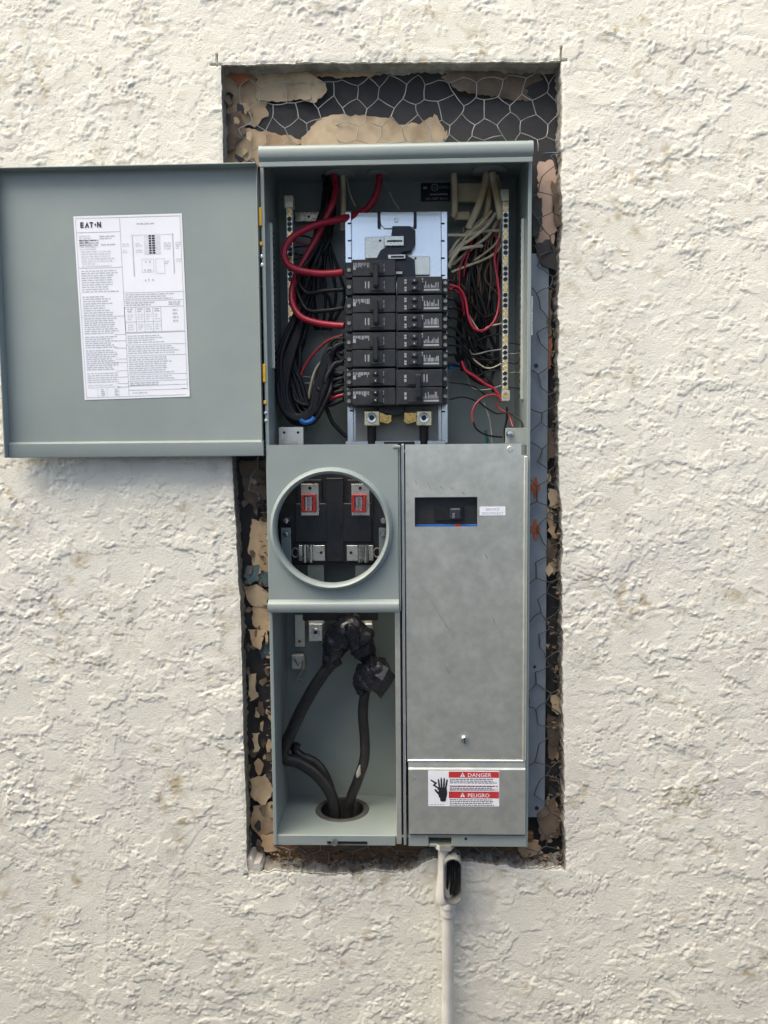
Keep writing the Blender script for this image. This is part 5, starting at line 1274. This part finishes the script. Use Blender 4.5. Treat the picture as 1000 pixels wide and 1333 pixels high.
# hexagonal stucco netting
def netting(y0, xo, zo, zmin, r, seed, label, xmin=-1.0, matn='wire', zmax=1.062):
    W = .0320; H = .0350; xa, xb, za, zb = -.26 + xo, .25, -.135 + zo, 1.115
    rs = random.Random(seed); nodes = {}; edges = []
    def node(i, j):          # honeycomb lattice, every joint pulled a little out of place
        if (i, j) not in nodes:
            x = xa + i * W * .5; z = za + j * H * .75 + (H * .125 if (i + j) % 2 else -H * .125)
            r2 = random.Random(i * 7919 + j * 104729 + seed); e = lambda a: r2.uniform(-a, a)
            nodes[i, j] = np.array((x + e(.005), y0 + e(.003), z + e(.005)))
        return nodes[i, j]
    def ok(p):
        x, z = p[0], p[2]
        if BX0 - .004 < x < BX1 + .004 and -.006 < z < ZT + .004: return False
        if xmin < 0 and x > BX1 and z < .95: return False
        return np.interp(z, [-.1, 1.06], [-.192, -.231]) < x < .240 and x > xmin and max(-.062, zmin) < z < zmax
    for i in range(int((xb - xa) / (W * .5))):
        for j in range(int((zb - za) / (H * .75))):
            for q, rr in (((i + 1, j), r), ((i, j + 1), r * 1.3)):
                if q[1] != j and not (i + j) % 2: continue
                if ok(node(i, j)) and ok(node(*q)): edges.append(((i, j), q, rr))
    par_ = {}
    def find(a):
        while par_.setdefault(a, a) != a: a = par_[a]
        return a
    for a, b, _ in edges: par_[find(a)] = find(b)
    comp = {}
    for e in edges: comp.setdefault(find(e[0]), []).append(e)
    comps = [c for c in comp.values() if len(c) >= 4]
    root_ = empty('wire_netting', (0, y0, max(-.062, zmin))); tag(root_, label, 'wire netting')
    for c in comps:
        m = MB()
        for a, b, rr in c:
            p, q = nodes[a], nodes[b]
            mid = (p + q) / 2 + np.array([rs.uniform(-.0014, .0014), rs.uniform(-.0015, .0015), rs.uniform(-.0014, .0014)])
            m.tube(catmull([p, mid, q], 3), rr, 5, 0, False)
        m.build('netting_piece', MT[matn], root_, ang=80)
netting(.0115, 0, 0, -.07, .00056, 5, 'bent hexagonal wire netting exposed above and beside the panel')
netting(.0055, .007, .006, -.07, .0007, 15, 'dark rusty wire netting lying over the blue grey flange', BX1, 'darksteel', .95)
# crumbs, dust and dry leaf bits on the ledge and in the gaps
def debris():
    m = MB(); rs = random.Random(3)
    def bit(x, y, z, s):
        k = 5; R_ = [rs.uniform(.6, 1.3) * s for _ in range(k)]; ax = rs.uniform(0, 6.28); tl = rs.uniform(-.9, .9)
        top = []; bot = []
        for i in range(k):
            t = 2 * math.pi * i / k; a, b = R_[i] * math.cos(t), R_[i] * math.sin(t) * .7
            p = np.array((a * math.cos(ax) - b * math.sin(ax), (a * math.sin(ax) + b * math.cos(ax)) * math.cos(tl), b * math.sin(tl)))
            top.append(np.array((x, y, z)) + p); bot.append(top[-1] + np.array((0, s * .12, -s * .25)))
        m.add(top + bot, [tuple(range(k)), tuple(range(k, 2 * k))[::-1]] + [(i, (i + 1) % k, k + (i + 1) % k, k + i) for i in range(k)])
    for i in range(520):
        x = rs.uniform(-.19, .235); p = at(500, 1128, .01); bit(x, rs.uniform(-.005, .019), -.036 + rs.uniform(-.012, .006) , rs.uniform(.0012, .0045))
    for i in range(260):
        z = rs.uniform(-.03, .58); bit(np.interp(z, [-.03, .58], [-.184, -.197]) + rs.uniform(-.002, .010), rs.uniform(.003, .019), z, rs.uniform(.001, .004))
    for i in range(420):
        z = rs.uniform(-.03, .78); bit(.232 + rs.uniform(-.018, .006), rs.uniform(.001, .019), z, rs.uniform(.001, .005))
    o = m.build('debris', MT['debris'], smooth=False); tag(o, 'dry crumbs and paper bits caught round the panel', kind='stuff')
debris()
# small lump of old plaster at the lower left corner of the opening
m = MB(); PL = [(323, 1112), (329, 1110), (333, 1116), (341, 1117), (344, 1124), (342, 1134), (334, 1138), (325, 1139), (320, 1130)]
m.prism([(p[0], p[2]) for p in [at(x, y, .004) for x, y in PL]], .006 - .014, .022, 0, .003)
tag(m.build('plaster_lump', MT['mortarpale'], ang=20), 'pale plaster lump left at the lower corner of the opening beside the netting', 'plaster')
